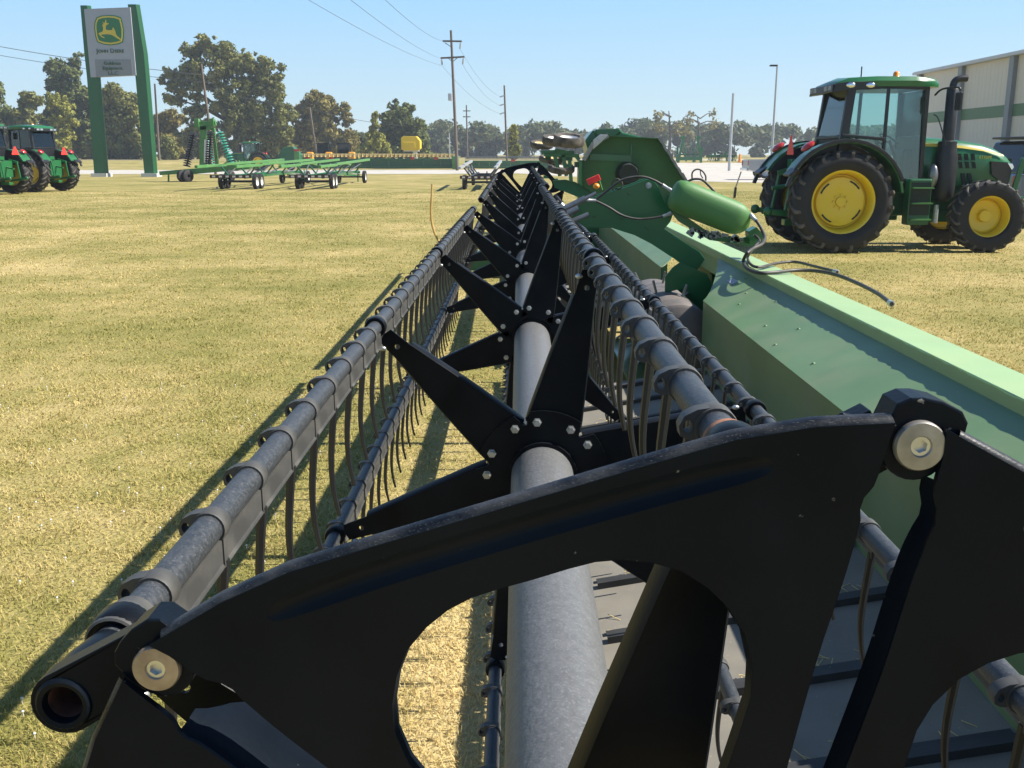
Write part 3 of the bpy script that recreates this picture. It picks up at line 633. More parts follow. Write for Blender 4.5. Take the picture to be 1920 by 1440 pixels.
# ------------------------------------------------------------------ tractors
def arc(cx, cz, r, a0, a1, n): return [(cx+r*math.cos(lerp(a0, a1, i/n)), cz+r*math.sin(lerp(a0, a1, i/n))) for i in range(n+1)]
def wheel(root, x, y, R, W, rr, side, kind):
    """ag tyre with two rows of bars, dished yellow rim; side = +1 if the outer face looks to +y"""
    c = (x, y, R)
    rim = MB(); w2 = W*.42
    prof = [(.0, .05), (.09, .05), (.10, .02), (.16, .02)] if kind == 'rear' else [(0, -.02), (.10, -.02), (.115, -.05), (.12, -.16), (.17, -.17)]
    k = rr/.56 if kind == 'rear' else rr/.37
    dish = [(.0, .045), (.085*k, .045), (.09*k, .01), (.17*k, .01), (.36*k, .03), (.44*k, .015), (.47*k, -.05), (.485*k, -.05)] if kind == 'rear' else [(0, .0), (.105*k, 0), (.115*k, -.02), (.12*k, -.13), (.2*k, -.14), (.27*k, -.10), (.30*k, -.04)]
    out = dish+[(rr*.90, -.07), (rr*.91, .06), (rr*.95, w2*.7), (rr*1.0, w2*.88), (rr*1.035, w2*.9), (rr*1.04, w2*.8)]
    rim.lathe([(r, h*side) for r, h in out], c, (0, 1, 0), 40)
    rim.lathe([(rr*1.0, -w2*.8*side), (rr*.93, -w2*.6*side), (rr*.9, -.07*side), (.0, -.09*side)], c, (0, 1, 0), 40)
    if kind == 'rear':
        for i in range(8):
            a = 2*math.pi*i/8; rim.lathe([(0, .04*side), (.018, .04*side), (.02, 0)], (x+.128*math.cos(a), y, R+.128*math.sin(a)), (0, 1, 0), 6)
    rimo = rim.build('wheel', M['yellow'], root)
    if kind == 'rear':
        for i in range(4):
            a = math.pi/4+i*math.pi/2+.12; p = [(.385*k*math.cos(a+t), .385*k*math.sin(a+t)) for t in (-.30, -.1, .1, .30)]; q = [(.415*k*math.cos(a+t), .415*k*math.sin(a+t)) for t in (.26, 0, -.26)]
            MB().prism(p+q, lambda u, v, t: (x+u, y+t*side, R+v), .030, .036).build('rim_slot', M['interior'], rimo)
    ty = MB(); Rc = R*.955
    ty.lathe([(rr*1.03, -w2*.86), (rr*1.12, -W*.50), (lerp(rr, Rc, .5), -W*.55), (Rc*.955, -W*.50), (Rc, -W*.40), (Rc*1.005, 0), (Rc, W*.40), (Rc*.955, W*.50), (lerp(rr, Rc, .5), W*.55), (rr*1.12, W*.50), (rr*1.03, w2*.86)], c, (0, 1, 0), 48)
    ty.build('tyre', M['rubber'], rimo)
    lg = MB(); nl = 20
    for i in range(nl):
        for sg in (-1, 1):
            a0 = 2*math.pi*(i+(.5 if sg > 0 else 0))/nl; vs = []
            for (t, yy, r0, r1) in ((.0, .02, Rc*.99, R), (.10, .26, Rc*.985, R*.998), (.17, .46, Rc*.97, R*.985), (.19, .53, Rc*.90, R*.945)):
                for da in (-.036, .036):
                    for r in (r0, r1):
                        a = a0+t*1.15+da*(1.0 if r == r0 else .8); vs.append((x+r*math.cos(a), y+sg*yy*W, R+r*math.sin(a)))
            fs = []
            for j in range(3):
                b = j*4; fs += [(b+1, b+5, b+7, b+3), (b, b+4, b+5, b+1), (b+2, b+3, b+7, b+6)]
            fs += [(0, 1, 3, 2), (12, 14, 15, 13)]; lg.add(vs, fs)
    tag(lg.build('tread_bars', M['lug'], rimo), kind=None)
    return rimo
def make_tractor():
    """row-crop tractor; x ahead from the rear axle, y to its left, z up"""
    r = thing('tractor', '', 'tractor')
    for s in (-1, 1):
        wheel(r, 0, s*.93, .935, .50, .56, s, 'rear'); wheel(r, 2.72, s*.90, .665, .42, .365, s, 'front')
        hb = MB().lathe([(0, .012), (.105, .01), (.12, 0)], (2.72, s*.905, .665), (0, s, 0), 24)
    ch = MB().box((.75, 0, .95), (2.3, .62, .62)).box((2.3, 0, .95), (1.6, .5, .5)).box((.0, 0, .93), (.5, 1.5, .34)).box((2.72, 0, .66), (.26, 1.5, .22)).box((3.3, 0, .9), (.5, .5, .3)).box((2.2, -.30, .62), (1.2, .1, .2))
    ch.build('chassis', M['jdd'], r, bev=.03)
    # hood: lofted sections
    S = []
    for (x, zt, hw, zb) in [(1.62, 2.10, .40, 1.18), (2.0, 2.085, .41, 1.16), (2.4, 2.05, .415, 1.20), (2.8, 1.99, .41, 1.30), (3.08, 1.90, .39, 1.30), (3.31, 1.78, .35, 1.28), (3.41, 1.70, .31, 1.30)]:
        S.append([(x, hw, zb), (x, hw+.02, lerp(zb, zt, .45)), (x, hw, zt-.17), (x, hw-.06, zt-.06), (x, hw-.17, zt-.01), (x, 0, zt+.012), (x, -hw+.17, zt-.01), (x, -hw+.06, zt-.06), (x, -hw, zt-.17), (x, -hw-.02, lerp(zb, zt, .45)), (x, -hw, zb)])
    mb = MB(); n = len(S[0]); mb.add([p for s in S for p in s], [(i*n+j, i*n+j+1, (i+1)*n+j+1, (i+1)*n+j) for i in range(len(S)-1) for j in range(n-1)], True); mb.add(S[0], [tuple(range(n))]); mb.add(S[-1], [tuple(range(n))])
    hood = mb.build('hood', M['jdg'], r)
    for s in (-1, 1):
        st = MB(); vs = []
        for (x, zt, hw) in [(1.64, 2.10, .40), (2.0, 2.085, .41), (2.4, 2.05, .415), (2.8, 1.99, .41), (3.05, 1.93, .395), (3.2, 1.885, .38)]:
            e = (x-1.6)/1.6; vs += [(x, s*(hw+.004-.014), zt-.105), (x, s*(hw+.008), zt-.165+.03*e)]
        st.add(vs, [(2*i, 2*i+1, 2*i+3, 2*i+2) for i in range(5)]); st.build('hood_stripe', M['signy'], hood)
        gr = MB().prism([(2.94, 1.66), (3.28, 1.64), (3.39, 1.5), (3.35, 1.24), (3.25, 1.22), (2.98, 1.42)], lambda x, z, t: (x, s*(.445-.085*max(0, (x-2.94)/.45)+t), z), -.03, .012); gr.build('side_grille', M['blackp'], hood)
        vt = MB()
        for i in range(3):
            for j in range(2):
                x0 = 2.30+i*.125+j*.03; z0 = 1.80-j*.15; vt.prism([(x0, z0), (x0+.07, z0), (x0+.10, z0-.12), (x0+.03, z0-.12)], lambda x, z, t: (x, s*(.430+t), z), 0, .010)
        for i in range(2):
            x0 = 2.40+i*.12; z0 = 1.44; vt.prism([(x0, z0), (x0+.07, z0), (x0+.13, z0-.22), (x0+.05, z0-.22)], lambda x, z, t: (x, s*(.440+t), z), 0, .010)
        vt.build('hood_vent', M['interior'], hood)
        hl = MB().prism([(3.27, 1.64), (3.41, 1.62), (3.45, 1.55), (3.37, 1.44)], lambda x, z, t: (x, s*(.325+t), z), -.03, .012); hl.build('headlight', M['chrome'], hood, bev=.008)
    MB().box((3.42, 0, 1.5), (.03, .5, .42)).build('front_grille', M['blackp'], hood)
    # number on the hood side
    # cab
    pil = MB(); G = M['blackp']
    for s in (-1, 1):
        y0, y1 = s*.72, s*.70
        pil.bar((.02, y0*.96, 1.62), (.16, y1*.93, 2.98), .10, .15, (1, 0, 0))
        pil.bar((.80, y0, 1.35), (.82, y1*.97, 2.98), .05, .06, (1, 0, 0)); pil.bar((1.58, s*.58, 1.2), (1.56, s*.60, 2.98), .07, .08, (1, 0, 0))
        pil.bar((.02, y0, 2.13), (.81, y0, 2.06), .05, .06); pil.bar((.76, y0, 1.28), (1.58, s*.6, 1.24), .06, .06)
    pil.bar((.03, -.68, 2.1), (.03, .68, 2.1), .07, .06); pil.box((1.58, 0, 1.75), (.1, 1.1, .75)); pil.box((.84, 0, 2.985), (1.5, 1.30, .06)); pil.box((.75, 0, 1.2), (1.7, 1.2, .12)); pil.box((.05, 0, 1.75), (.06, 1.25, .65))
    cf = pil.build('cab_frame', G, r, bev=.012)
    for s in (-1, 1):
        for P in ([(.09, 2.12), (.78, 2.07), (.80, 2.96), (.22, 2.96)], [(.84, 1.30), (1.56, 1.27), (1.53, 2.96), (.85, 2.96)]):
            MB().prism(P, lambda x, z, t: (x, s*(.705-.02*(z-2)+t-(.12*(x-.84)/.7 if x > .83 else 0)), z), 0, .006).build('side_window', M['glass'], cf)
    MB().prism([(-.62, 2.14), (.62, 2.14), (.58, 2.95), (-.58, 2.95)], lambda y, z, t: (.01+.15*(z-2.1)+t, y, z), 0, .006).build('rear_window', M['glass'], cf)
    MB().prism([(-.55, 1.5), (.55, 1.5), (.55, 2.95), (-.55, 2.95)], lambda y, z, t: (1.58+t, y, z), 0, .006).build('windscreen', M['glass'], cf)
    # roof
    S = []
    for (x, zt, hw, zb) in [(-.16, 3.00, .52, 2.93), (-.10, 3.09, .64, 2.93), (.1, 3.17, .69, 2.97), (.6, 3.20, .71, 3.0), (1.3, 3.20, .70, 3.0), (1.66, 3.17, .66, 3.0), (1.78, 3.11, .55, 2.99)]:
        S.append([(x, hw, zb), (x, hw+.01, lerp(zb, zt, .5)), (x, hw-.05, zt-.02), (x, 0, zt+.02), (x, -hw+.05, zt-.02), (x, -hw-.01, lerp(zb, zt, .5)), (x, -hw, zb)])
    mb = MB(); n = 7; mb.add([p for s in S for p in s], [(i*n+j, i*n+(j+1) % n, (i+1)*n+(j+1) % n, (i+1)*n+j) for i in range(len(S)-1) for j in range(n)], True); mb.add(S[0], [tuple(range(n))]); mb.add(S[-1], [tuple(range(n))])
    roof = mb.build('cab_roof', M['jdg'], r)
    tr = MB().prism([(-.18, 2.89), (-.16, 3.05), (.05, 3.08), (.50, 3.085), (.62, 2.99), (.62, 2.95), (.1, 2.93)], lambda x, z, t: (x, t, z), -.715, -.68)
    tr.prism([(-.18, 2.89), (-.16, 3.05), (.05, 3.08), (.50, 3.085), (.62, 2.99), (.62, 2.95), (.1, 2.93)], lambda x, z, t: (x, t, z), .68, .715).box((-.16, 0, 2.97), (.06, 1.32, .14)).build('roof_trim', M['blackp'], roof, bev=.01)
    for s in (-1, 1):
        for x in (.12, .48): MB().ell((x, s*.715, 3.02), (.085, .02, .05), 14, 8).build('work_light', M['chrome'], roof)
        for y in (.3, .52): MB().box((-.195, s*y, 2.98), (.02, .16, .08)).build('work_light', M['chrome'], roof)
    MB().lathe([(.07, 0), (.07, .03), (.06, .04), (.055, .10), (.03, .125), (0, .13)], (1.05, -.40, 3.16), (0, 0, 1), 16).build('beacon', M['orange'], roof)
    MB().cyl((.62, .2, 3.15), (.62, .2, 3.42), .012).build('antenna', M['blackp'], roof)
    # fenders
    for s in (-1, 1):
        o = arc(0, .95, 1.08, R_(150), R_(8), 14); i_ = arc(0, .95, 1.035, R_(8), R_(150), 14)
        mb = MB().prism(o+i_, lambda x, z, t: (x, s*t, z), .62, 1.16); fe = mb.build('fender', M['jdg'], r, bev=.012)
        ed = MB().prism(arc(0, .95, 1.115, R_(166), R_(20), 14)+arc(0, .95, 1.05, R_(20), R_(166), 14), lambda x, z, t: (x, s*t, z), 1.10, 1.19); ed.build('fender_edge', M['blackp'], fe, bev=.01)
        MB().prism(arc(0, .95, 1.03, R_(150), R_(5), 12)+[(.55, 1.2), (-.5, 1.35)], lambda x, z, t: (x, s*t, z), .60, .66).build('inner_fender', M['blackp'], fe)
        MB().ell((-.66, s*.95, 1.93), (.14, .14, .06), 14, 8, Matrix.Rotation(R_(-38), 3, 'Y')).build('tail_light', M['red'], fe)
        MB().box((-.96, s*1.02, 1.47), (.2, .42, .05), Matrix.Rotation(R_(-40), 3, 'Y')).build('fender_flap', M['blackp'], fe, bev=.015)
    # right-hand exhaust, steps and tank; mirror
    ex = MB().lathe([(.10, 0), (.19, .10), (.20, .2), (.20, .82), (.17, .95), (.165, 1.10), (.105, 1.12)], (2.07, -.50, .92), (0, 0, 1), 24)
    ex.lathe([(.0, 1.10), (.105, 1.11), (.105, 2.04), (.09, 2.06), (.055, 2.07)], (2.07, -.50, .92), (0, 0, 1), 20); ex.tube(smooth_path([(2.07, -.50, 2.95), (2.07, -.50, 3.05), (2.11, -.50, 3.12), (2.19, -.50, 3.15), (2.31, -.50, 3.155)], 4), .062, 14); ex.build('exhaust_stack', M['stack'], r)
    MB().ell((1.80, -.62, 1.40), (.09, .11, .22), 16, 10).build('air_filter', M['steel'], r)
    MB().cyl((1.92, -.62, .52), (1.92, -.62, .86), .045).build('side_cylinder', M['galv'], r)
    for s in (-1, 1):
        stp = MB().box((1.50, s*.72, .92), (.42, .26, .85)); so_ = stp.build('step_box', M['jdd'], r, bev=.03)
        MB().box((1.50, s*.87, .98), (.36, .01, .6)).build('step_recess_shade', M['interior'], so_)  # near-black sheet on the box face, painted as the shade behind the steps
        for z in (.60, .90, 1.18): MB().box((1.51, s*.90, z), (.38, .14, .025)).build('step', M['jdl'], so_)
        MB().tube(smooth_path([(1.70, s*.62, 2.85), (1.76, s*.78, 2.95), (1.95, s*.98, 2.96), (1.98, s*1.0, 2.9)], 4), .018, 8).build('mirror_arm', M['blackp'], cf)
        MB().box((1.96, s*1.02, 2.72), (.06, .20, .32)).build('mirror', M['blackp'], cf, bev=.02)
        MB().tube(smooth_path([(1.70, s*.64, 2.5), (1.78, s*.68, 2.42), (1.95, s*.70, 1.95)], 4), .012, 6).build('hand_rail', M['blackp'], cf)
    # front hitch bracket
    fb_ = MB()
    for s in (-1, 1): fb_.bar((3.44, s*.36, .95), (3.60, s*.36, 1.72), .05, .10, (1, 0, 0))
    fb_.box((3.5, 0, .9), (.35, .8, .2)).build('front_bracket', M['jdg'], r, bev=.01)
    # three point hitch, lift arms and sign
    h = MB()
    for s in (-1, 1):
        h.bar((-.3, s*.42, .62), (-1.15, s*.46, .72), .06, .10); h.bar((-.35, s*.38, 1.55), (-.78, s*.45, 1.42), .10, .11); h.cyl((-.75, s*.44, 1.4), (-.85, s*.45, .75), .035); h.ell((-1.18, s*.46, .73), (.09, .06, .09), 10, 8)
    h.cyl((-.4, 0, 1.25), (-1.0, 0, 1.15), .04); h.box((-.42, 0, 1.15), (.3, .7, .75)); h.box((-.5, 0, .5), (.5, .22, .12)); h.box((-.56, .25, 1.62), (.12, .3, .16)); h.build('rear_hitch', M['jdg'], r, bev=.01)
    sv = MB().prism([(-.2, -.17), (.2, -.17), (.2, -.12), (.035, .19), (-.035, .19), (-.2, -.12)], lambda y, z, t: (-.80+t, y-.36, 1.95+z), 0, .006); sv.build('slow_vehicle_sign', M['smv'], r)
    # inside the cab
    MB().box((.6, 0, 1.55), (.5, .5, .14)).box((.33, 0, 1.9), (.13, .5, .7), Matrix.Rotation(R_(-8), 3, 'Y')).box((.62, -.34, 1.78), (.4, .1, .08)).build('driver_seat', M['seatm'], r, bev=.04)
    ws = MB(); c = Vector((1.18, 0, 2.05)); ro = Matrix.Rotation(R_(-55), 3, 'Y')
    ws.tube([c+ro @ Vector((0, .21*math.cos(t), .21*math.sin(t))) for t in [2*math.pi*j/20 for j in range(21)]], .016, 8, False); ws.cyl(c, (1.4, 0, 1.5), .03); ws.build('steering_wheel', M['blackp'], r)
    MB().box((1.5, 0, 1.6), (.25, .5, .6)).build('dashboard', M['blackp'], r, bev=.05)
    return r
def text_mesh(s, size, ext=.004, al='CENTER'):
    cu = bpy.data.curves.new('lettering', 'FONT'); cu.body = s; cu.size = size; cu.extrude = ext; cu.align_x = al; cu.align_y = 'CENTER'; cu.resolution_u = 3
    o = bpy.data.objects.new('lettering', cu); COL.objects.link(o); bpy.context.view_layer.update()
    me = bpy.data.meshes.new_from_object(o.evaluated_get(bpy.context.evaluated_depsgraph_get())); bpy.data.objects.remove(o); bpy.data.curves.remove(cu); return me
def lettering(s, size, m, parent, mat, name='lettering', ext=.004):
    me = text_mesh(s, size, ext); me.materials.clear(); me.materials.append(m); o = bpy.data.objects.new(name, me); COL.objects.link(o); o.parent = parent; o.matrix_local = mat; return o
tr0 = make_tractor()
hood0 = [c for c in tr0.children if c.name.startswith('hood')][0]
lettering('6155M', .085, M['signy'], hood0, Matrix.Translation((2.83, -.440, 1.73)) @ Matrix.Rotation(R_(90), 4, 'X') @ Matrix.Rotation(R_(-1), 4, 'Z'), 'model_number')
q = atZ(1565, 472, 0); tr0.scale = (.98, .98, .965); tr0.location = (5.72, 18.85, 0); tr0.rotation_euler = (0, 0, R_(1.5))
tag(tr0, 'large green cab tractor with yellow rims and upright black exhaust, parked alone on the lawn at the right', 'tractor', 'green tractors on the sales lot')
tr0['label'] = 'big green tractor seen side-on, black exhaust stack, yellow rims, orange beacon'
for lab, X, Y, rz in (('green tractor at the left edge of the lawn, cut by the frame, rear hitch showing', -22.9, 44.2, 160), ('green tractor with muddy tyres and red triangle, between the cut-off tractor and the sign post', -22.55, 48.2, 160), ('distant green tractor with one yellow rim, beyond the light green header trailers', -28.2, 110, 186)):
    c = copy_tree(tr0); c.location = (X, Y, 0); c.rotation_euler = (0, 0, R_(rz)); c['label'] = lab

# ------------------------------------------------------------------ dealer sign
Y0 = 76.0; PX = Y0*1.0/FPX
def sg(x, y): q = atY(x, y, Y0); return q
base = atZ(187, 332, 0); base2 = atZ(281, 331, 0); Ys = (base.y+base2.y)/2
def sgp(x, y): q = atY(x, y, Ys); return (q.x, q.z)
sx, _ = sgp(234, 331)
sign = thing('pylon_sign', 'tall roadside sign with two green posts and a deer emblem on a grey white panel', 'sign', (sx, Ys, 0))
so3 = (sx, Ys, 0)
def post(pts_bottom, pts_top, mid=None):
    mb = MB(); rings = []
    for (xa, xb, y) in pts_bottom: 
        x0, z = sgp(xa, y); x1, _ = sgp(xb, y); xm = x1-.10
        rings.append([(x0, Ys, z), (xm, Ys, z), (x1+.12, Ys+.22, z), (x1+.02, Ys+.55, z), (x0+.1, Ys+.6, z)])
    n = 5; mb.add([p for r in rings for p in r], [(i*n+j, i*n+(j+1) % n, (i+1)*n+(j+1) % n, (i+1)*n+j) for i in range(len(rings)-1) for j in range(n)]); mb.add(rings[-1], [tuple(range(n))])
    return mb
pa_ = post([(177, 199, 331), (163, 183, 145), (158, 177, 100), (150.5, 165, 10)], None)
pa_.build('sign_post', M['post'], sign, so3)
pb_ = post([(271, 291, 329), (254, 276, 145), (250, 272, 100), (239.5, 257, 8)], None)
pb_.build('sign_post', M['post'], sign, so3)
fo_ = MB()
for px in (188, 282): x, z = sgp(px, 331); fo_.box((x, Ys+.3, .12), (1.25, 1.2, .3))
fo_.build('post_footing', M['roofm'], sign, so3)
Yp = Ys-.12
def spx(x, y): q = atY(x, y, Yp); return (q.x, q.z)
pnl = MB().prism([spx(157.5, 17), spx(244, 13.5), spx(255, 141), spx(170, 145)], lambda x, z, t: (x, Yp+t, z), 0, .5)
pn = pnl.build('sign_panel', M['signw'], sign, so3)
def onsign(px_poly, name, m, t, par=pn, th=.02): return MB().prism([spx(*p) for p in px_poly], lambda x, z, tt: (x, Yp-t+tt, z), 0, th).build(name, m, par, so3)
onsign([(178, 111.5), (246, 111), (248.5, 141.2), (180.5, 144.3)], 'lower_panel', M['signg'], .02)
# emblem: bulging shield, gold border, running deer
def z1(pts): return [(145+x*130/1248, 5+y*150/1440) for x, y in pts]
sh_o = [(350, 262), (440, 232), (570, 222), (690, 232), (790, 268), (815, 360), (838, 480), (838, 600), (822, 715), (740, 750), (600, 770), (470, 755), (360, 712), (325, 600), (308, 470), (312, 350)]
sh_m = [(363, 280), (450, 250), (570, 240), (685, 250), (775, 282), (798, 370), (820, 480), (820, 600), (805, 702), (730, 733), (600, 752), (480, 738), (375, 700), (343, 600), (326, 470), (330, 360)]
sh_i = [(382, 305), (455, 280), (570, 268), (670, 278), (755, 305), (778, 380), (796, 480), (798, 590), (785, 680), (715, 705), (600, 722), (490, 710), (395, 680), (365, 590), (350, 470), (352, 380)]
onsign(z1(sh_o), 'emblem_edge', M['signgreen'], .03); onsign(z1(sh_m), 'emblem_border', M['signy'], .045); onsign(z1(sh_i), 'emblem_field', M['signgreen'], .06)
deer = [(452, 400), (480, 393), (470, 372), (458, 345), (470, 352), (484, 372), (494, 368), (506, 345), (518, 305), (527, 340), (527, 368), (562, 372), (574, 384), (548, 395), (530, 405), (520, 425), (517, 470), (532, 492), (580, 497), (634, 492), (640, 455), (652, 448), (672, 478), (684, 500), (694, 540), (712, 590), (770, 640), (800, 672), (795, 684), (750, 660), (690, 622), (640, 590), (600, 575), (545, 570), (500, 572), (455, 575), (430, 582), (450, 602), (482, 620), (500, 634), (488, 640), (440, 618), (408, 586), (388, 566), (396, 548), (425, 536), (455, 524), (468, 505), (472, 460), (462, 425)]
onsign(z1(deer), 'deer_emblem', M['signy'], .075)
def slet(s, px, py, hpx, name='sign_lettering'):
    x, z = spx(px, py); size = hpx/FPX*Ys*1.38
    return lettering(s, size, M['ink'], pn, Matrix.Translation((x-so3[0], Yp-.045-so3[1], z)) @ Matrix.Rotation(R_(90), 4, 'X') @ Matrix.Rotation(R_(1.5), 4, 'Y') @ Matrix.Rotation(R_(.5), 4, 'Z'), name, .02)
for (t, px, py, h) in (('J', 182.5, 96, 7.6), ('OHN', 193.6, 96.4, 5.6), ('D', 210.8, 95.8, 7.6), ('EERE', 224.4, 96.2, 5.6), ('Goldman', 211, 119, 6.0), ('Equipment,', 212, 128, 6.0), ('L.L.C.', 213, 137.5, 6.0)): slet(t, px, py, h)

# ------------------------------------------------------------------ trailers
def make_trailer(rail, frame, L=15.0):
    r = thing('header_trailer', '', 'trailer')
    fr = MB()
    for s in (-1, 1): fr.bar((s*.55, .4, .62), (s*.45, L-3.2, .72), .12, .15)
    for y in (.9, 4, 7.5, L-3.4): fr.box((0, y, .66), (1.2, .12, .14))
    fr.build('frame', frame, r, bev=.01)
    for s in (-1, 1):
        rl = MB().bar((s*.95, -2.2, 1.16), (s*.95, 2.0, 1.20), .15, .13).bar((s*.95, 2.0, 1.24), (s*.95, L-2.0, 1.42), .15, .13).bar((s*.95, 4.6, 1.30), (s*.95, 6.2, 1.18), .10, .12); rl.build('support_rail', rail, r, bev=.01)
    for y in (1.2, 4.2, 7.2, 10.2):
        for s in (-1, 1): MB().bar((s*.55, y, .7), (s*.95, y, 1.2), .07, .09, (0, 1, 0)).build('upright', frame, r)
    br = MB()
    for (a, b) in ((1.6, 4.0), (4.4, 7.0), (7.4, 10.0)):
        for s in (-1, 1): br.bar((s*.6, a, .75), (s*.9, b, 1.2), .05, .05)
    br.build('brace', M['steel'], r)
    bp = MB().box((0, -.1, .66), (2.1, .06, .16)); bo = bp.build('bumper', M['tape'], r)
    tp = MB()
    for i in range(6): tp.box((-.85+i*.34, -.134, .66), (.16, .006, .09))
    tp.build('reflective_tape', M['tapew'], bo)
    for (x, y) in ((-.88, 1.15), (.88, 1.15), (-.88, 1.95), (.88, 1.95), (-.80, L-3.0), (.80, L-3.0)):
        s = 1 if x > 0 else -1
        wr = MB().lathe([(0, .02), (.07, .02), (.08, -.0), (.17, -.01), (.19, .05), (.215, .075), (.22, .05)], (x, y, .38), (s, 0, 0), 24); wo = wr.build('wheel', M['white'], r)
        MB().lathe([(.21, -.1), (.30, -.115), (.365, -.09), (.38, 0), (.365, .09), (.30, .105), (.215, .07)], (x, y, .38), (s, 0, 0), 28).build('tyre', M['rubber'], wo)
    MB().cyl((-.85, 1.15, .38), (.85, 1.15, .38), .05).cyl((-.85, 1.95, .38), (.85, 1.95, .38), .05).cyl((-.8, L-3, .38), (.8, L-3, .38), .05).build('axle', M['blackp'], r)
    tg = MB().bar((.45, L-3.0, .5), (.1, L-.6, .42), .08, .09).bar((-.45, L-3.0, .5), (-.1, L-.6, .42), .08, .09).cyl((0, L-.7, .02), (0, L-.7, .8), .04); tg.build('tongue', frame, r)
    return r
tl = make_trailer(M['jdl'], M['jdg']); tl.location = (-10.45, 50.5, 0); tl.rotation_euler = (0, R_(0), R_(-.5)); GT = 'header trailers parked on the lawn'
tag(tl, 'right-hand of the two light green header trailers, white wheels, nearer the reel', 'trailer', GT)
t2 = copy_tree(tl); t2.location = (-14.35, 50.3, 0); t2.rotation_euler = (0, 0, R_(-2.5)); t2['label'] = 'left-hand light green header trailer, in front of the upright disc harrow'
t3 = make_trailer(M['galv'], M['blackp'], 13); t3.location = (-1.95, 50, 0); t3.rotation_euler = (0, 0, R_(-.5))
t3.scale = (.9, .8, .95); tag(t3, 'grey-railed trailer with striped bumper, just left of the reel far end', 'trailer', GT)

# ------------------------------------------------------------------ folded disc harrow
hx = atY(385, 335, 66); har = thing('disc_harrow', 'green disc harrow folded upright, with slanting stacks of black and teal discs', 'disc harrow', (hx.x, 66, 0)); ho = (hx.x, 66, 0)
def hp(x, y, Y=66): return atY(x, y, Y)
fr = MB().bar(hp(381, 310), hp(382, 236), .42, .3, (0, 1, 0)).bar(hp(408, 316), hp(400, 240), .22, .2, (0, 1, 0)).bar(hp(366, 233), hp(405, 231), .2, .3).box(hp(370, 231), (.3, .4, .55)).box(hp(398, 230), (.3, .4, .5)).box(hp(384, 240), (.9, .3, .25))
fr.bar(hp(355, 322), hp(470, 312), .4, .35).bar(hp(300, 325), hp(360, 320), .3, .25).bar(hp(420, 314), hp(470, 312), .5, .35).cyl(hp(316, 324), hp(316, 345), .06)
for i in range(7): fr.bar(hp(440+i*6, 305+rng.uniform(-3, 3)), hp(452+i*5, 316), .15, .2)
fr.build('folding_frame', M['jdl'], har, ho, .02)
MB().cyl(hp(386, 305, 65.6), hp(387, 262, 65.6), .13).build('hydraulic_ram', M['white'], har, ho)
for (a, b, m, n, Y) in (((364, 248), (350, 312), 'disc', 15, 66.5), ((396, 246), (391, 308), 'disc', 14, 65.3), ((386, 262), (396, 310), 'teal', 10, 66.8), ((411, 246), (436, 312), 'teal', 13, 66.2)):
    A, B = hp(*a, Y), hp(*b, Y); gg = MB().cyl(A, B, .06); d = (B-A).normalized()
    for i in range(n):
        c = A.lerp(B, (i+.5)/n); gg.lathe([(0, -.015), (.16, -.02), (.27, .04), (.275, .055), (.16, .0), (0, .005)], c, d, 18)
    gg.build('disc_gang', M[m], har, ho)
for (x, y) in ((342, 326), (352, 330), (430, 322)):
    c = hp(x, y, 65); MB().lathe([(.1, -.12), (.3, -.14), (.38, -.1), (.39, 0), (.38, .1), (.3, .14), (.1, .12)], (c.x, 65, .38), (.8, -.6, 0), 20).build('wheel', M['rubber'], har, ho)

# ------------------------------------------------------------------ headers in the distance
def far_header(name, label, x0, x1, Y, zt, m, tint, lights, cap=True, grp='harvest headers lined up across the drive'):
    a, b = atY(x0, 300, Y), atY(x1, 300, Y); cxm = (a.x+b.x)/2; L = b.x-a.x; r = thing(name, label, 'harvester header', (cxm, Y, 0), 0, grp); h = zt
    bk = MB().box((0, 0, h*.45), (L, .08, h*.75)).box((0, -.12, h*.86), (L, .3, .22)).box((0, -.25, .28), (L, .5, .16)); bk.build('back_sheet', M[m], r, bev=.01)
    x = -L/2+.4
    while x < L/2: MB().box((x, -.16, h*.45), (.12, .2, h*.75)).build('rib', M[tint], r); x += L/9
    rl = MB()
    for (dy, dz) in ((.7, .42), (1.2, .15), (.95, .30)): rl.cyl((-L/2, dy, h+dz), (L/2, dy, h+dz), .05, n=8)
    x = -L/2
    while x < L/2: rl.box((x, .95, h+.28), (.04, .6, .4)); x += .5
    rl.build('reel', M['straw2'] if tint == 'jdd' else M['steel'], r)
    if cap: MB().box((L/2+.15, -.2, h*.6), (.8, 1.4, h*1.15)).build('end_divider', M['jdl'], r, bev=.12)
    for x in lights: q = atY(x, 300, Y); MB().box((q.x-cxm, -.4, h*.96), (.5, .1, .28)).build('red_reflector', M['red'], r)
    return r
far_header('harvest_header', 'long dark green header with tan reel rails across the white gravel drive', 560, 852, 121, 1.35, 'jdd', 'jdd', (578, 622, 774, 818))
far_header('harvest_header', 'lighter green low header between the dark one and the far end of the reel', 872, 1050, 124, 1.05, 'jdg', 'jdl', (962,), False)
for s, (px, py) in enumerate(((893, 313), (1030, 312))):
    pass
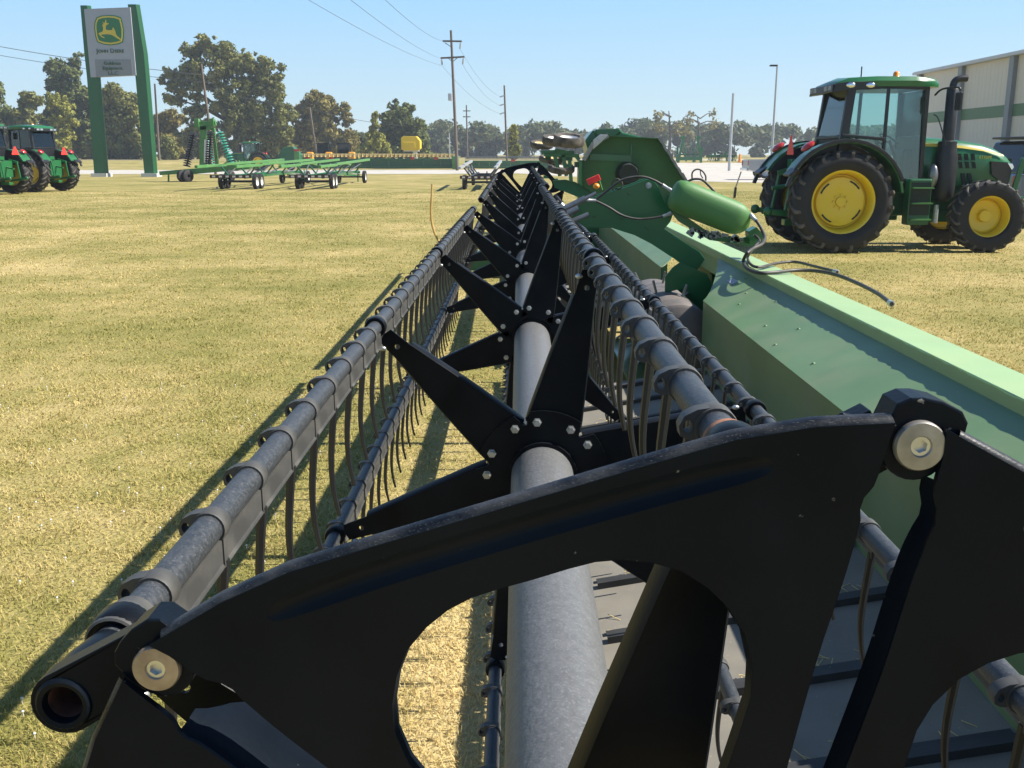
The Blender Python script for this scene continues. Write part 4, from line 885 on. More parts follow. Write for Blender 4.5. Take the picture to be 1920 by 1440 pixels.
# yellow hopper, black-cab machines, baler
q = atY(772, 300, 127); hpr = thing('spreader_hopper', 'bright yellow poly hopper on a white stand behind the dark green header', 'hopper', (q.x, 127, 0)); 
mb = MB().prism([(-1.2, 2.35), (-1.2, 3.75), (-.95, 3.95), (.75, 3.95), (1.2, 3.4), (1.2, 2.45), (.9, 2.25), (-.9, 2.25)], lambda x, z, t: (x, t, z), -.8, .8); hb_ = mb.build('tank', M['hopper'], hpr, bev=.12)
MB().box((-.2, -.82, 2.9), (1.5, .06, .7)).build('tank_rib', M['hopper'], hb_, bev=.03)
MB().box((.45, 0, 1.2), (.5, .5, 2.1)).box((0, 0, 2.18), (1.9, 1.2, .12)).build('stand', M['white'], hpr, bev=.03)
def cab_machine(px, Y, label, ax):
    q = atY(px, 300, Y); r = thing('utility_tractor', label, 'tractor', (q.x, Y, 0), 0, 'small tractors behind the dark header')
    MB().box((0, 0, 1.0), (1.2, 2.6, .8)).build('body', M['blackp'], r, bev=.08)
    cb = MB()
    for x in (-.75, .75):
        for y in (-.6, .7): cb.bar((x, y, 1.4), (x*.93, y*.95, 3.1), .1, .1, (1, 0, 0))
    cb.box((0, .05, 3.15), (1.7, 1.6, .14)).box((0, .05, 1.5), (1.6, 1.5, .15)); c = cb.build('cab_frame', M['blackp'], r, bev=.02)
    MB().box((0, .05, 2.3), (1.36, 1.2, 1.55)).build('cab_glass', M['dglass'], c)
    for x in (-.75, .75): MB().lathe([(.3, -.2), (.75, -.22), (.8, 0), (.75, .22), (.3, .2)], (x, .2, .8), (1, 0, 0), 20).build('tyre', M['rubber'], r)
    for x in ax: MB().box((x, -1.45, 1.55), (.85, .7, 1.0)).build('weight_block', M['amber'], r, bev=.15)
cab_machine(608, 130, 'small black-cab tractor with two amber blocks in front, left of the pair', (-1.5, .9)); cab_machine(646, 130, 'small black-cab tractor with one amber block, right of the pair', (1.2,))
q = atY(545, 300, 112); bal = thing('round_baler', 'dark green machine with a red lamp behind the distant tractor', 'baler', (q.x, 112, 0))
MB().prism([(-1.1, .5), (-1.2, 1.6), (-.7, 2.5), (.5, 2.6), (1.2, 1.7), (1.1, .5)], lambda x, z, t: (x, t, z), -.8, .8).build('body', M['jdd'], bal, bev=.1); MB().box((.9, -.86, 1.6), (.6, .1, .9)).build('side_panel', M['jdl'], bal, bev=.03)
MB().box((.9, -.9, 2.2), (.6, .08, .25)).build('red_lamp', M['red'], bal); MB().lathe([(.15, -.15), (.45, -.17), (.5, 0), (.45, .17), (.15, .15)], (.2, -.9, .5), (0, 1, 0), 18).build('wheel', M['rubber'], bal)

# ------------------------------------------------------------------ folded rotary mower beyond the header
YM = 22.0
def mp(x, y, Y=YM): q = atY(x, y, Y); return (q.x, q.z)
mc = atY(1185, 300, YM); mw = thing('rotary_mower', 'large green rotary mower with one wing deck folded up and gauge wheels lying flat', 'mower', (mc.x, YM, 0)); mo = (mc.x, YM, 0)
deck = [mp(1094, 300), mp(1113, 268), mp(1140, 254), mp(1236, 260), mp(1290, 345), mp(1296, 372), mp(1292, 400), mp(1092, 400)]
MB().prism(deck, lambda x, z, t: (x, YM+.35+t, z), 0, .02).build('wing_deck', M['deckg'], mw, mo)
rim_ = MB()
for i in range(len(deck)-1):
    a, b = deck[i], deck[i+1]; rim_.bar((a[0], YM+.17, a[1]), (b[0], YM+.17, b[1]), .36, .02, ((b[1]-a[1]), 0, -(b[0]-a[0])))
rim_.build('deck_rim', M['jdg'], mw, mo)
chn = MB(); a, b = Vector((deck[3][0], YM-.02, deck[3][1])), Vector((deck[4][0], YM-.02, deck[4][1]))
for i in range(26): p = a.lerp(b, i/25); chn.box(p+Vector((rng.uniform(-.015, .015), rng.uniform(-.03, .03), 0)), (.09, .06, .05), Matrix.Rotation(R_(55), 3, 'Y'))
for (u, v) in ((deck[0], deck[1]), (deck[1], deck[2])): chn.bar((u[0], YM-.03, u[1]), (v[0], YM-.03, v[1]), .09, .05, (0, 1, 0))
chn.build('chain_guard', M['steel'], mw, mo)
rb = MB().bar((mp(1108, 294)[0], YM+.32, mp(1108, 294)[1]), (mp(1186, 298)[0], YM+.32, mp(1186, 298)[1]), .05, .14); rb.box((mp(1186, 300)[0], YM+.33, mp(1186, 330)[1]), (.03, .05, 1.4)); rb.build('deck_stiffener', M['jdg'], mw, mo)
gq = mp(1178, 326); MB().lathe([(0, -.16), (.2, -.16), (.24, -.05), (.25, .3)], (gq[0], YM+.05, gq[1]), (0, 1, 0), 22).build('blade_spindle', M['interior'], mw, mo)
MB().prism([mp(1085, 300), mp(1093, 300), mp(1093, 420), mp(1082, 420)], lambda x, z, t: (x, YM-.02+t, z), 0, .5).prism([mp(1102, 262), mp(1117, 243), mp(1172, 241), mp(1176, 247), mp(1240, 262), mp(1236, 280), mp(1110, 290)], lambda x, z, t: (x, YM+.9+t, z), 0, 1.6).prism([mp(1120, 244), mp(1123, 240.5), mp(1170, 239.5), mp(1172, 246), mp(1165, 252), mp(1122, 252)], lambda x, z, t: (x, YM+.8+t, z), 0, .7).build('centre_deck', M['jdg'], mw, mo, .03)
for s in ([mp(1112, 262), mp(1125, 252), mp(1140, 253), mp(1128, 266), mp(1112, 280)],): MB().prism(s, lambda x, z, t: (x, YM-.06+t, z), 0, .05).build('skid_shoe', M['galv'], mw, mo, .01)
for (px, py, Y, R, w_) in ((1067, 263, 21.6, .335, .20), (1042, 263, 22.2, .30, .16), (1016, 271, 23.5, .27, .12), (1034, 298, 22.5, .28, .1), (1052, 316, 22.2, .30, .13)):
    c = atY(px, py, Y); ax_ = (.05, -.22, .97); wo = MB().lathe([(0, .03), (.05, .04), (R*.5, .0), (R*.66, w_*.36), (R*.7, w_*.4)], c, ax_, 24).build('gauge_wheel', M['tapew'] if R > .29 else M['straw2'], mw, mo)
    MB().lathe([(R*.62, -w_*.3), (R*.7, -w_*.5), (R*.93, -w_*.5), (R, -w_*.3), (R, w_*.3), (R*.93, w_*.5), (R*.7, w_*.48), (R*.62, w_*.3)], c, ax_, 30).build('tyre', M['lug'], wo, mo)
fk = MB()
for (p, q2) in (((1056, 290), (1062, 330)), ((1040, 282), (1070, 288)), ((1078, 290), (1086, 300)), ((1040, 292), (1050, 330)), ((1068, 300), (1072, 360)), ((1015, 286), (1050, 284)), ((1020, 290), (1086, 292))): fk.bar(atY(*p, 22.1), atY(*q2, 22.1), .08, .1, (0, 1, 0))
for i in range(14): fk.box(atY(rng.uniform(1022, 1082), rng.uniform(282, 345), 22.3), (.12, .1, rng.uniform(.05, .16)))
fk.build('wheel_fork', M['jdg'], mw, mo)
ft = MB()
for (px, py) in ((1120, 372), (1240, 380)): q = atY(px, py, YM+.9); ft.box((q.x, YM+1.2, .35), (.25, .5, .7))
ft.build('transport_wheel', M['rubber'], mw, mo)

# ------------------------------------------------------------------ dealer building, vehicles, stake
XW = 26.0; EV = HCAM+.195*XW
bd = thing('dealer_building', 'long cream metal building with a green stripe and grey pilasters at the right', 'building', (XW, 40, 0)); bo_ = (XW, 40, 0)
wl = MB().box((XW+15, 35, EV/2), (30, 64, EV))
for i in range(140): wl.box((XW-.002, 3.3+i*.455, EV/2-.05), (.010, .05, EV-.2))
wl.build('wall', M['wall'], bd, bo_)
MB().box((XW-.014, 35, HCAM+.0875*XW), (.024, 64.02, .62)).build('stripe', M['wallband'], bd, bo_)
for y in [66.6-6.2*i for i in range(10)]: MB().box((XW-.12, y, EV/2), (.24, .5, EV-.1)).build('pilaster', M['pil'], bd, bo_)
MB().prism([(XW-.25, EV-.05), (XW-.25, EV+.16), (XW+15, EV+2.0), (XW+30.2, EV+.16), (XW+30.2, EV-.05)], lambda x, z, t: (x, t, z), 2.8, 67.3).build('roof', M['roofm'], bd, bo_)
MB().box((XW-.3, 35, EV+.04), (.12, 64.6, .16)).build('gutter', M['roofm'], bd, bo_)
def vehicle(name, label, cat, loc, rz, body, truck):
    r = thing(name, label, cat, loc, rz); L = 5.7
    low = [(-2.85, .55), (-2.85, 1.12), (1.35 if truck else -2.8, 1.14), (1.3, 1.16), (2.55, 1.08), (2.8, .95), (2.82, .5), (2.3, .42), (-2.4, .42)]
    MB().prism(low, lambda x, z, t: (x, t, z), -.96, .96).build('body', body, r, bev=.09)
    cabp = [(-1.0, 1.15), (-.85, 1.86), (.5, 1.9), (1.35, 1.15)] if truck else [(-2.75, 1.1), (-2.5, 1.82), (.4, 1.9), (1.35, 1.12)]
    MB().prism(cabp, lambda x, z, t: (x, t, z), -.82, .82).build('cabin', M['dglass'], r, bev=.08)
    MB().box((-.2 if truck else -1.1, 0, 1.89), (1.5 if truck else 3.0, 1.5, .05)).build('roof_panel', body if truck else M['blackp'], r, bev=.02)
    for x in (-1.75, 1.85):
        for s in (-1, 1):
            wo = MB().lathe([(0, .03), (.2, .02), (.26, .06), (.27, .04)], (x, s*.85, .40), (0, s, 0), 24).build('wheel', M['silver'], r); MB().lathe([(.25, -.1), (.36, -.12), (.40, -.08), (.40, .08), (.36, .115), (.26, .1)], (x, s*.85, .40), (0, s, 0), 28).build('tyre', M['rubber'], wo)
            MB().prism(arc(x, .42, .47, 0, math.pi, 12)+arc(x, .42, .42, math.pi, 0, 12), lambda u, z, t: (u, s*t, z), .955, .972).build('wheel_arch', M['blackp'], r)
    for s in (-1, 1): MB().box((-2.86, s*.86, .95), (.04, .14, .3)).build('tail_light', M['red'], r); MB().box((2.78, s*.72, .85), (.08, .32, .16)).build('headlight', M['chrome'], r)
    MB().box((-2.9, 0, .55), (.14, 1.9, .18)).build('bumper', M['chrome'], r, bev=.03)
    if truck: MB().box((-1.95, 0, 1.145), (1.7, 1.6, .02)).build('load_bed', M['blackp'], r)
    return r
q = atY(1403, 300, 70)
vehicle('pickup_truck', 'silver pickup truck parked on white gravel behind the big tractor', 'pickup', (q.x+3.15, 70.9, .1), 0, M['silver'], True).scale = (1.1, 1.1, 1.12)
vehicle('parked_car', 'blue grey car with black roof parked behind the nose of the big tractor', 'car', (14.75, 25.0, 0), R_(4), M['bluecar'], False).scale = (1.08, 1.08, 1.12)
st_ = thing('survey_stake', 'thin weathered wooden stake with dark base, standing in the lawn left of the big tractor', 'stake', (*atZ(1377, 371, 0).to_2d(), 0)); q = st_.location
MB().bar((.03, 0, .42), (.22, 0, 1.05), .05, .03, (0, 1, 0)).build('lath', M['lath'], st_); MB().bar((0, 0, 0), (.03, 0, .42), .09, .08, (0, 1, 0)).build('dark_base', M['blackp'], st_)
# implements beyond the gravel yard
q = atY(1293, 300, 150); im = thing('folded_planter', 'green implement folded into two upright masts, far across the gravel yard', 'planter', (q.x, 150, ground_z(150)))
pf = MB()
for s in (-1, 1): pf.bar((s*1.7, 0, 0), (s*1.0, 0, 3.9), .35, .3, (0, 1, 0)).bar((s*.5, 0, .2), (s*1.2, 0, 3.6), .2, .2, (0, 1, 0)).bar((s*1.8, .5, .2), (s*1.75, .5, 2.3), .3, .3, (0, 1, 0)).box((s*1.2, 0, 3.6), (.7, .4, .4))
pf.box((0, 0, .6), (3.6, .6, .5)).box((0, .4, 1.2), (2.6, .3, .2))
for i in range(16): pf.box((rng.uniform(-2, 2), rng.uniform(-.4, .4), rng.uniform(.2, 2.2)), (.2, .3, .5), Matrix.Rotation(rng.uniform(-.6, .6), 3, 'Y'))
pf.build('planter_frame', M['jdg'], im, bev=.02)
q = atY(1352, 300, 155); im2 = thing('row_cultivator', 'low green cultivator in a tangle of tines, far across the gravel yard', 'cultivator', (q.x, 155, ground_z(155))); pf = MB().box((0, 0, .9), (4.6, .3, .25)).box((0, .7, .7), (4.4, .25, .2))
for i in range(34): a = rng.uniform(-2.3, 2.3); pf.bar((a, rng.uniform(-.4, .8), .9), (a+rng.uniform(-.5, .5), rng.uniform(-.4, .8), .08), .08, .12, (0, 1, 0))
for i in range(10): pf.box((rng.uniform(-2.2, 2.2), 0, rng.uniform(.8, 1.5)), (.35, .3, .3))
pf.build('tine_frame', M['jdg'], im2)
q = atY(1387, 300, 152); ob = thing('orange_marker', 'small orange marker beside the low green cultivator', 'marker', (q.x, 152, ground_z(152))); MB().lathe([(.3, 0), (.22, .2), (.12, 1.2), (0, 1.3)], (0, 0, 0), (0, 0, 1), 16).build('cone', M['orange'], ob); MB().box((0, 0, .03), (.8, .8, .06)).build('cone_base', M['orange'], ob)
# ------------------------------------------------------------------ poles and wires
def pole(label, top, bot, Y, r0=.16, r1=.11, cat='utility pole', name='utility_pole', arms=(), m='wood', grp=None):
    a = atY(top[0], top[1], Y); b = atY(bot[0], bot[1], Y); gz = ground_z(Y); d = (a-b)/(a.z-b.z); b = b+d*(gz-b.z)
    r = thing(name, label, cat, b, 0, grp); MB().cyl(b, a, r0, r1, 10).build('pole', M[m], r, b)
    return r, a, b
U = 'utility poles along the road'
p, a, b = pole('tallest dark utility pole with two cross-arms, standing above the yellow hopper', (845.5, 57), (856, 288), 112, .19, .13, grp=U)
for (x0, y0, x1, y1) in ((830, 77, 866, 77.5), (826, 109, 871, 106.5)):
    MB().bar(atY(x0, y0, 111.7), atY(x1, y1, 111.7), .16, .18).build('cross_arm', M['wood'], p, b)
for (x0, y0, x1, y1) in ((834, 80, 846, 88), (840, 109, 848, 115), (858, 108, 850, 115)): MB().bar(atY(x0, y0, 111.8), atY(x1, y1, 111.8), .07, .07).build('arm_brace', M['wood'], p, b)
for (x0, y0, x1, y1) in ((863.5, 80, 862.5, 92), (828, 111, 829, 122), (869, 109, 867.5, 121)):
    mb = MB()
    A, B = atY(x0, y0, 111.6), atY(x1, y1, 111.6)
    for i in range(6): c = A.lerp(B, (i+.5)/6); mb.lathe([(.0, -.05), (.10, -.04), (.11, 0), (.04, .05), (0, .06)], c, (0, 0, 1), 10)
    mb.build('insulator', M['galv'], p, b)
MB().box(atY(844, 182, 111.6), (.45, .4, .8)).build('transformer_can', M['galv'], p, b, .1)
p, a, b = pole('grey utility pole with three short arms, above the reel, right of the tall dark pole', (945.5, 160), (950, 285), 150, .17, .13, grp=U)
for y in (179, 195, 211): MB().bar(atY(946, y, 149.8), atY(937, y+3, 149.8), .10, .16).build('side_arm', M['galv'], p, b)
p, a, b = pole('faint far pole with two small cross-arms, between the tall pole and the grey pole', (874.5, 197), (876.5, 290), 250, .22, .16, grp=U)
for y in (208, 219): MB().bar(atY(868, y, 249.7), atY(882, y, 249.7), .22, .22).build('cross_arm', M['wood'], p, b)
pole('leaning pale pole rising above the upright disc harrow', (377, 120), (392, 232), 90, .13, .10, grp=U)
pole('short leaning pole in front of the brown-green tree, above the distant tractor', (580.5, 201), (591, 272), 160, .2, .16, grp=U)
pole('thin bare pole just right of the sign posts', (290, 157), (296, 252), 168, .2, .14, grp=U)
pole('bare grey pole over the gravel yard, left of the light pole', (1375, 175), (1369, 285), 110, .16, .13, m='galv', grp=U)
pole('small thin pole behind the dark green header near the hopper', (842, 250), (843, 290), 200, .15, .12, m='galv', grp=U)
p, a, b = pole('tall slim steel light pole with one lamp head, left of the big tractor', (1457.5, 122), (1449.5, 250), 76, .10, .065, 'light pole', 'light_pole', m='galv')
MB().bar(atY(1458, 122.5, 76), atY(1450, 122.5, 76), .08, .08).build('lamp_arm', M['blackp'], p, b); MB().box(atY(1450.5, 123, 76), (.55, .3, .12)).build('lamp_head', M['blackp'], p, b, .03)
def wire(label, A, B, sag, r=.022, grp='overhead wires'):
    A, B = Vector(A), Vector(B); pts = []
    for i in range(25):
        t = i/24; q = A.lerp(B, t); q.z -= sag*4*t*(1-t); pts.append(q)
    o = MB().tube(pts, r, 5).build('power_line', M['wire']); tag(o, label, 'power line', grp)
for lab, (x0, y0), (x1, y1) in (('left of three thin wires crossing the sky to the tall pole', (545, -20), (828, 123)), ('middle of three thin wires crossing the sky to the tall pole', (640, -14), (828, 110)), ('right of three thin wires crossing the sky to the tall pole', (712, -10), (831, 77))):
    wire(lab, atY(x0, y0, 45), atY(x1, y1, 111.6), .35, .012)
for lab, p0, p1 in (('thin wire running from the upper arm of the tall pole to the grey pole', (863, 93), (938, 181)), ('thin wire running from the lower arm of the tall pole to the grey pole', (868, 122), (938, 197)), ('lowest thin wire between the tall pole and the grey pole', (829, 123), (938, 213))): wire(lab, atY(*p0, 111.6), atY(*p1, 150), .8, .014)
wire('upper of two wires at the left edge, passing behind the sign', atY(-60, 76, 168), atY(400, 142, 168), .5, .05); wire('lower of two wires at the left edge, passing behind the sign', atY(-60, 93, 168), atY(400, 155, 168), .5, .04)
wire('faint wire sagging across the trees right of the leaning pale pole', atY(392, 165, 160), atY(581, 204, 160), .4, .03); wire('faint wire leaving the short leaning pole toward the gap in the trees', atY(581, 204, 160), atY(760, 236, 160), .4, .03)

# ------------------------------------------------------------------ trees
LM = [leafmat('oak_leaves', (.172, .192, .056)), leafmat('dark_leaves', (.115, .148, .046)), leafmat('vine_leaves', (.27, .29, .06)), leafmat('autumn_leaves', (.195, .182, .055)), leafmat('far_leaves', (.10, .125, .055), .3)]
def leaves(mb, centers, n, size, seed, squash=.8):
    """n small leaf-cluster cards spread through clumps [(centre, radius)]"""
    g = np.random.default_rng(seed); wgt = np.array([c[3]**2 for c in centers]); wgt = wgt/wgt.sum()
    idx = g.choice(len(centers), n, p=wgt); C = np.array([c[:3] for c in centers])[idx]; Rr = np.array([c[3] for c in centers])[idx]
    d = g.normal(size=(n, 3)); d /= np.linalg.norm(d, axis=1)[:, None]; rad = Rr*(.30+.95*g.random(n)**.8)
    P = C+d*rad[:, None]*np.array([1, 1, squash])
    nrm = d*.7+g.normal(size=(n, 3))*.7+np.array([0, 0, .35]); nrm /= np.linalg.norm(nrm, axis=1)[:, None]
    t = np.cross(nrm, g.normal(size=(n, 3))); t /= np.linalg.norm(t, axis=1)[:, None]; b = np.cross(nrm, t)
    s = size*(.55+.9*g.random(n))[:, None]
    V = np.stack([P-t*s*.9, P-b*s*.5+t*s*.1, P+t*s*.9+nrm*s*.15, P+b*s*.55], 1).reshape(-1, 3); base = len(mb.v)
    mb.v += [tuple(v) for v in V.tolist()]; mb.f += [(base+4*i, base+4*i+1, base+4*i+2, base+4*i+3) for i in range(n)]; mb.s += [False]*n
def tree(label, blobs, Y, base_px, lm, n, size, seed, depth=.8, trunk=.35, name='broadleaf_tree', cat='tree', grp='trees beyond the road'):
    """blobs: (px, py, radius_px) clumps seen in the photo, given real depth at distance Y"""
    g = random.Random(seed); gz = ground_z(Y); bx = atY(base_px, 290, Y).x; o = (bx, Y, gz)
    r = thing(name, label, cat, o, 0, grp); k = Y/FPX; cl = []
    for (x, y, rad) in blobs:
        R = rad*k; q = atY(x, y, Y)
        m = max(8, int(22*depth))
        for j in range(m):                                            # each clump again as smaller ones, fore and aft
            a = g.uniform(0, 6.28); u = math.sqrt(g.uniform(.02, 1))*1.08; cl.append((q.x+R*u*math.cos(a), Y+g.uniform(-1, 1)*R*depth*1.2, q.z+R*u*math.sin(a)*.85, R*g.choice((.14, .2, .28, .36, .5))))
    mb = MB(); leaves(mb, cl, int(n*3.0), size*.58, seed); top = max(q[2] for q in cl)
    mb.build('crown', lm, r, o)
    tk = MB(); tr_ = trunk; forkz = gz+(top-gz)*.28
    tk.tube([(bx, Y, gz-.2), (bx+.1, Y, gz+(forkz-gz)*.5), (bx+.15, Y, forkz)], [tr_*1.25, tr_, tr_*.85], 8)
    for q in cl[::max(1, len(cl)//12)]:
        e = Vector(q[:3]); s0 = Vector((bx+.15, Y, forkz)); mid = s0.lerp(e, .5)+Vector((g.uniform(-.5, .5), g.uniform(-.5, .5), .6)); tk.tube([s0, mid, e], [tr_*.5, tr_*.28, tr_*.08], 6)
    tk.build('trunk', M['bark'], r, o); return r
def cone_blobs(x, top, bot, w_, n, sd):
    g = random.Random(sd); out = []
    for i in range(n):
        t = (i+.5)/n; y = lerp(top, bot, t); ww = w_*t
        for j in range(2): out.append((x+g.uniform(-.6, .6)*ww, y+g.uniform(-3, 3), max(5, ww*.55)))
    return out
def dome(x0, x1, top, bot, rad, n, sd, flat=.5):
    g = random.Random(sd); out = []
    for i in range(n):
        a = g.uniform(0, math.pi); u = math.sqrt(g.uniform(.05, 1)); cx = (x0+x1)/2; y = bot-(bot-top-rad)*math.sin(a)*u; out.append((cx+((x1-x0)/2-rad)*math.cos(a)*u**.6, y, rad*g.uniform(.8, 1.15)))
    return out
YT = 192
tree('tall dark tree cut by the left edge of the picture', dome(-60, 32, 148, 285, 20, 14, 1), YT, -10, LM[1], 5000, .75, 1)
tree('rounded grey-green tree second from the left edge', dome(20, 84, 160, 285, 17, 14, 2), YT, 52, LM[0], 5000, .7, 2)
tree('dark tall tree directly behind the left sign post', dome(76, 180, 104, 290, 22, 22, 3)+[(140, 118, 12), (148, 108, 8)], YT+8, 130, LM[1], 8000, .75, 3)
tree('tree covered in bright yellow-green vines, left of the sign', dome(84, 136, 178, 285, 14, 14, 4)+[(95, 185, 12), (115, 190, 13), (128, 205, 12), (130, 230, 12), (126, 255, 12)], YT-8, 108, LM[2], 5200, .5, 4)
tree('olive tree seen between the two sign posts', dome(168, 270, 138, 292, 22, 24, 5), YT, 222, LM[0], 8500, .7, 5)
tree('brown autumn shrub right of the sign', dome(262, 352, 198, 290, 16, 20, 6), YT+6, 306, LM[3], 6000, .6, 6, trunk=.2)
for i, (lab, x0, x1, tp, m_) in enumerate((('broad dark thicket filling the wood behind the left edge tractors', -40, 96, 205, 1), ('olive thicket between the vine-covered tree and the left sign post', 100, 190, 196, 0), ('dark thicket low down between the two sign posts', 172, 268, 190, 1), ('brownish thicket under the left side of the big oak', 318, 420, 236, 3), ('dark thicket under the right side of the big oak', 470, 566, 232, 1), ('low olive thicket at the foot of the brown-green tree', 560, 676, 246, 0))):
    tree(lab, dome(x0, x1, tp, 296, 15, 26, 60+i), YT+14+i, (x0+x1)/2, LM[m_], 4200, .62, 60+i, trunk=.15, name='thicket_shrub', cat='shrub', grp='thickets of the roadside wood')
tree('green bush at the roadside right of the sign', dome(292, 336, 250, 296, 12, 10, 7), YT-14, 314, LM[0], 2200, .45, 7, trunk=.15, name='roadside_bush', cat='bush')
big = [(372, 95, 24), (400, 88, 20), (352, 112, 14), (430, 105, 26), (458, 110, 24), (485, 118, 22), (505, 135, 22), (515, 160, 22), (360, 135, 16), (395, 130, 24), (430, 150, 26), (470, 150, 26), (320, 140, 15), (312, 152, 10), (350, 165, 22), (330, 180, 18), (322, 190, 9), (375, 165, 20), (410, 185, 22), (440, 195, 26), (480, 190, 26), (515, 195, 24), (535, 215, 20), (420, 225, 24), (460, 230, 26), (500, 235, 26), (535, 245, 18), (370, 205, 16), (360, 230, 16), (385, 250, 20), (345, 255, 16), (440, 260, 22), (480, 265, 22), (520, 270, 20), (420, 280, 16), (370, 278, 16)]
tree('big spreading oak with sky showing through its crown', big, YT-4, 445, LM[0], 15000, .62, 8, trunk=.75, depth=.7)
tree('brown-green rounded tree right of the big oak', dome(530, 668, 172, 292, 24, 28, 9)+[(590, 172, 5), (598, 182, 8), (640, 205, 12), (652, 225, 12)], YT+10, 600, LM[3], 11000, .7, 9)
tree('low dark tree in the gap right of the brown-green tree', dome(652, 702, 232, 290, 13, 10, 10), YT+30, 676, LM[1], 3000, .7, 10)
tree('dome-shaped dark tree behind the yellow hopper', dome(690, 806, 190, 292, 20, 26, 11)+[(738, 196, 9), (768, 205, 10)], YT, 750, LM[1], 9500, .65, 11)
tree('pale vine-clad cone tree in front of the dome-shaped tree', cone_blobs(704, 212, 286, 26, 8, 12), YT-14, 706, LM[2], 4200, .45, 12, depth=.6)
tree('small pointed conifer beside the grey utility pole', cone_blobs(963, 234, 292, 16, 8, 13), 175, 963, LM[2], 2600, .4, 13, depth=.6, name='conifer_tree')
for i, (x0, x1, tp) in enumerate(((-160, -60, 130), (-250, -150, 160))): tree(('low dark tree at the far left end of the roadside wood', 'second dark tree from the left end of the roadside wood')[1-i], dome(x0, x1, tp, 290, 24, 14, 40+i), YT, (x0+x1)/2, LM[1], 3500, 1.0, 40+i)
# two bare, broken trees standing up from the far wood
def dead(label, px, top, Y, spread, sd):
    g = random.Random(sd); b = atY(px, 286, Y); a = atY(px, top, Y); gz = ground_z(Y); r = thing('dead_tree', label, 'tree', (b.x, Y, gz), 0, 'bare trees above the far wood'); o = (b.x, Y, gz)
    mb = MB().tube([(b.x, Y, gz), (b.x+.3, Y, lerp(gz, a.z, .5)), a], [.6, .4, .12], 7); cl = []
    for i in range(9):
        t = g.uniform(.45, .98); s0 = Vector((b.x+.3, Y, lerp(gz, a.z, t))); an = g.choice((-1, 1)); e = s0+Vector((an*g.uniform(2, spread), g.uniform(-2, 2), g.uniform(.2, 1.8))); mb.tube([s0, s0.lerp(e, .5)+Vector((0, 0, .5)), e], [.2, .13, .04], 5); cl.append((e.x, e.y, e.z, 1.3))
    mb.build('trunk', M['bark'], r, o); m2 = MB(); leaves(m2, cl, 260, .55, sd); m2.build('crown', LM[3], r, o)
dead('bare ragged tree standing above the far wood, left of the two', 1254, 208, 290, 5.5, 21); dead('bare flat-topped tree above the far wood, right of the two', 1308, 219, 300, 4.5, 22)
# the far wood reads as one mass
fw_ = MB(); cl = []; g = random.Random(5)
ol = [(690, 245), (760, 240), (812, 231), (835, 225), (870, 228), (905, 226), (935, 248), (960, 240), (1000, 228), (1040, 229), (1062, 246), (1085, 243), (1105, 250), (1140, 232), (1180, 226), (1205, 222), (1240, 230), (1290, 232), (1330, 228), (1360, 231), (1400, 226), (1440, 234), (1480, 229), (1530, 236), (1700, 235), (1950, 238), (2100, 235)]
for i in range(520):
    x = g.uniform(690, 2100); j = max(k for k in range(len(ol)) if ol[k][0] <= x); t = (x-ol[j][0])/(ol[min(j+1, len(ol)-1)][0]-ol[j][0]+1e-6); top = lerp(ol[j][1], ol[min(j+1, len(ol)-1)][1], t)
    Y = g.uniform(330, 380); R = g.uniform(1.6, 3.2); y = lerp(top+R*FPX/Y*.8, 288, g.random()**1.6); q = atY(x, y, Y); cl.append((q.x, q.y, q.z, R))
leaves(fw_, cl, 42000, 1.0, 77)
for c in cl[::2]: fw_.ell((c[0], c[1]+3, c[2]-.5), (c[3]*.8, c[3]*.8, c[3]*.8), 8, 5)
o = fw_.build('far_wood', LM[4]); tag(o, 'hazy dark wood along the horizon', 'wood', kind='stuff')

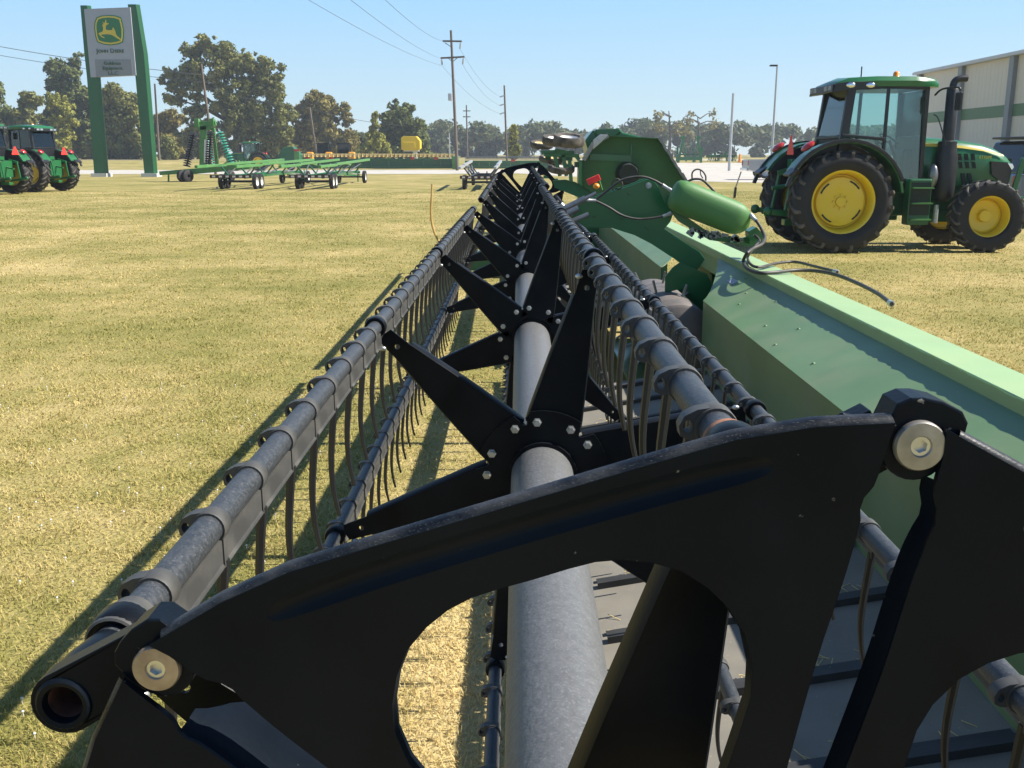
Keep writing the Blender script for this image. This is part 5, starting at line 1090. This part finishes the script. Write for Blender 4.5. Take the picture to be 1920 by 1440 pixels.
# ------------------------------------------------------------------ grass blades and clover
def blades():
    P = []; H = []; W = []
    def zone(y0, y1, dens, h, wd):
        half = .56; A = half*(y1*y1-y0*y0); n = int(A*dens); y = np.sqrt(nr.random(n)*(y1*y1-y0*y0)+y0*y0); x = (nr.random(n)*2-1)*half*y
        keep = ~((x > .3) & (x < 1.7) & (y < 14.4)); x, y = x[keep], y[keep]
        cl = np.sin(x*7.1+np.sin(y*5.3)*2)*np.sin(y*6.7+np.sin(x*4.1)*2)                      # tufts
        k2 = nr.random(len(x)) < (.72+.28*cl); x, y = x[k2], y[k2]
        P.append(np.stack([x, y], 1)); H.append(h*(.45+.9*nr.random(len(x)))*(1+.25*cl[k2])); W.append(np.full(len(x), wd))
    n0 = 420000; yy = 1.7*np.exp(nr.random(n0)*math.log(48/1.7)); zz = yy
    # .030, .0026); zone(4.0, 7.0, 3600, .032, .0038); zone(7.0, 12.0, 1300, .034, .006); zone(12, 20, 330, .034, .010); zone(20, 32, 90, .034, .016)
    x = (nr.random(n0)*2-1)*(.56*yy+.25); keep = ~((x > .3) & (x < 1.7) & (yy < 14.6)); x, yy = x[keep], yy[keep]
    cl = np.sin(x*7.1+np.sin(yy*5.3)*2)*np.sin(yy*6.7+np.sin(x*4.1)*2); k2 = nr.random(len(x)) < (.74+.26*cl); x, yy = x[k2], yy[k2]
    P.append(np.stack([x, yy], 1)); H.append((.0275-.0001*yy)*(.45+.9*nr.random(len(x)))*(1+.2*cl[k2])); W.append(.0006+.00040*yy)
    P = np.concatenate(P); H = np.concatenate(H); W = np.concatenate(W); n = len(P)
    a = nr.random(n)*6.283; lean = .6+1.1*nr.random(n); d = np.stack([np.cos(a), np.sin(a)], 1); s = np.stack([-d[:, 1], d[:, 0]], 1)
    z0 = np.full(n, -.004); V = np.zeros((n, 5, 3)); 
    V[:, 0, :2] = P-s*W[:, None]; V[:, 1, :2] = P+s*W[:, None]; V[:, 0, 2] = V[:, 1, 2] = z0
    m = P+d*(H*.5*np.sin(lean*.6))[:, None]; V[:, 2, :2] = m+s*(W*.8)[:, None]; V[:, 3, :2] = m-s*(W*.8)[:, None]; V[:, 2, 2] = V[:, 3, 2] = H*.55*np.cos(lean*.6)
    V[:, 4, :2] = P+d*(H*np.sin(lean))[:, None]; V[:, 4, 2] = np.maximum(.006, H*(.35+.65*np.cos(lean)))
    me = bpy.data.meshes.new('grass'); me.vertices.add(n*5); me.vertices.foreach_set('co', V.reshape(-1).astype(np.float32))
    b = np.arange(n)*5; loops = np.stack([b, b+1, b+2, b+3, b+3, b+2, b+4], 1).reshape(-1); me.loops.add(n*7); me.loops.foreach_set('vertex_index', loops.astype(np.int32))
    ls = np.stack([np.arange(n)*7, np.arange(n)*7+4], 1).reshape(-1); me.polygons.add(n*2); me.polygons.foreach_set('loop_start', ls.astype(np.int32)); me.update(calc_edges=True); me.validate()
    me.materials.append(grassmat('grass_blades', True)); o = bpy.data.objects.new('grass', me); COL.objects.link(o); tag(o, 'short mown half-dry grass of the lawn', 'grass', kind='stuff'); print('blades', n)
blades()
cv = MB(); g = random.Random(9)
for i in range(150):
    y = g.uniform(2.6, 7.5); x = -g.uniform(.9, .53*y+.1) if y > 2.6 else -1.2
    if y > 5 and g.random() < .5: continue
    z = g.uniform(.018, .032); cv.ell((x, y, z), (.0048, .0048, .004), 6, 4); cv.tube([(x, y, 0), (x, y, z)], .001, 4)
tag(cv.build('clover_flowers', M['clover']), 'small white clover flowers dotted in the grass', 'flowers', kind='stuff')

# ------------------------------------------------------------------ haze
hz = bpy.data.materials.new('haze'); hz.use_nodes = True; N = hz.node_tree.nodes; N.remove(N['Principled BSDF']); v = N.new('ShaderNodeVolumePrincipled')
v.inputs['Color'].default_value = (.80, .88, .97, 1); v.inputs['Density'].default_value = .0005; v.inputs['Anisotropy'].default_value = .2; hz.node_tree.links.new(v.outputs[0], N['Material Output'].inputs['Volume'])
o = MB().box((0, 215, 15), (760, 490, 34)).build('haze', hz); tag(o, 'thin haze over the lot', 'haze', kind='stuff')
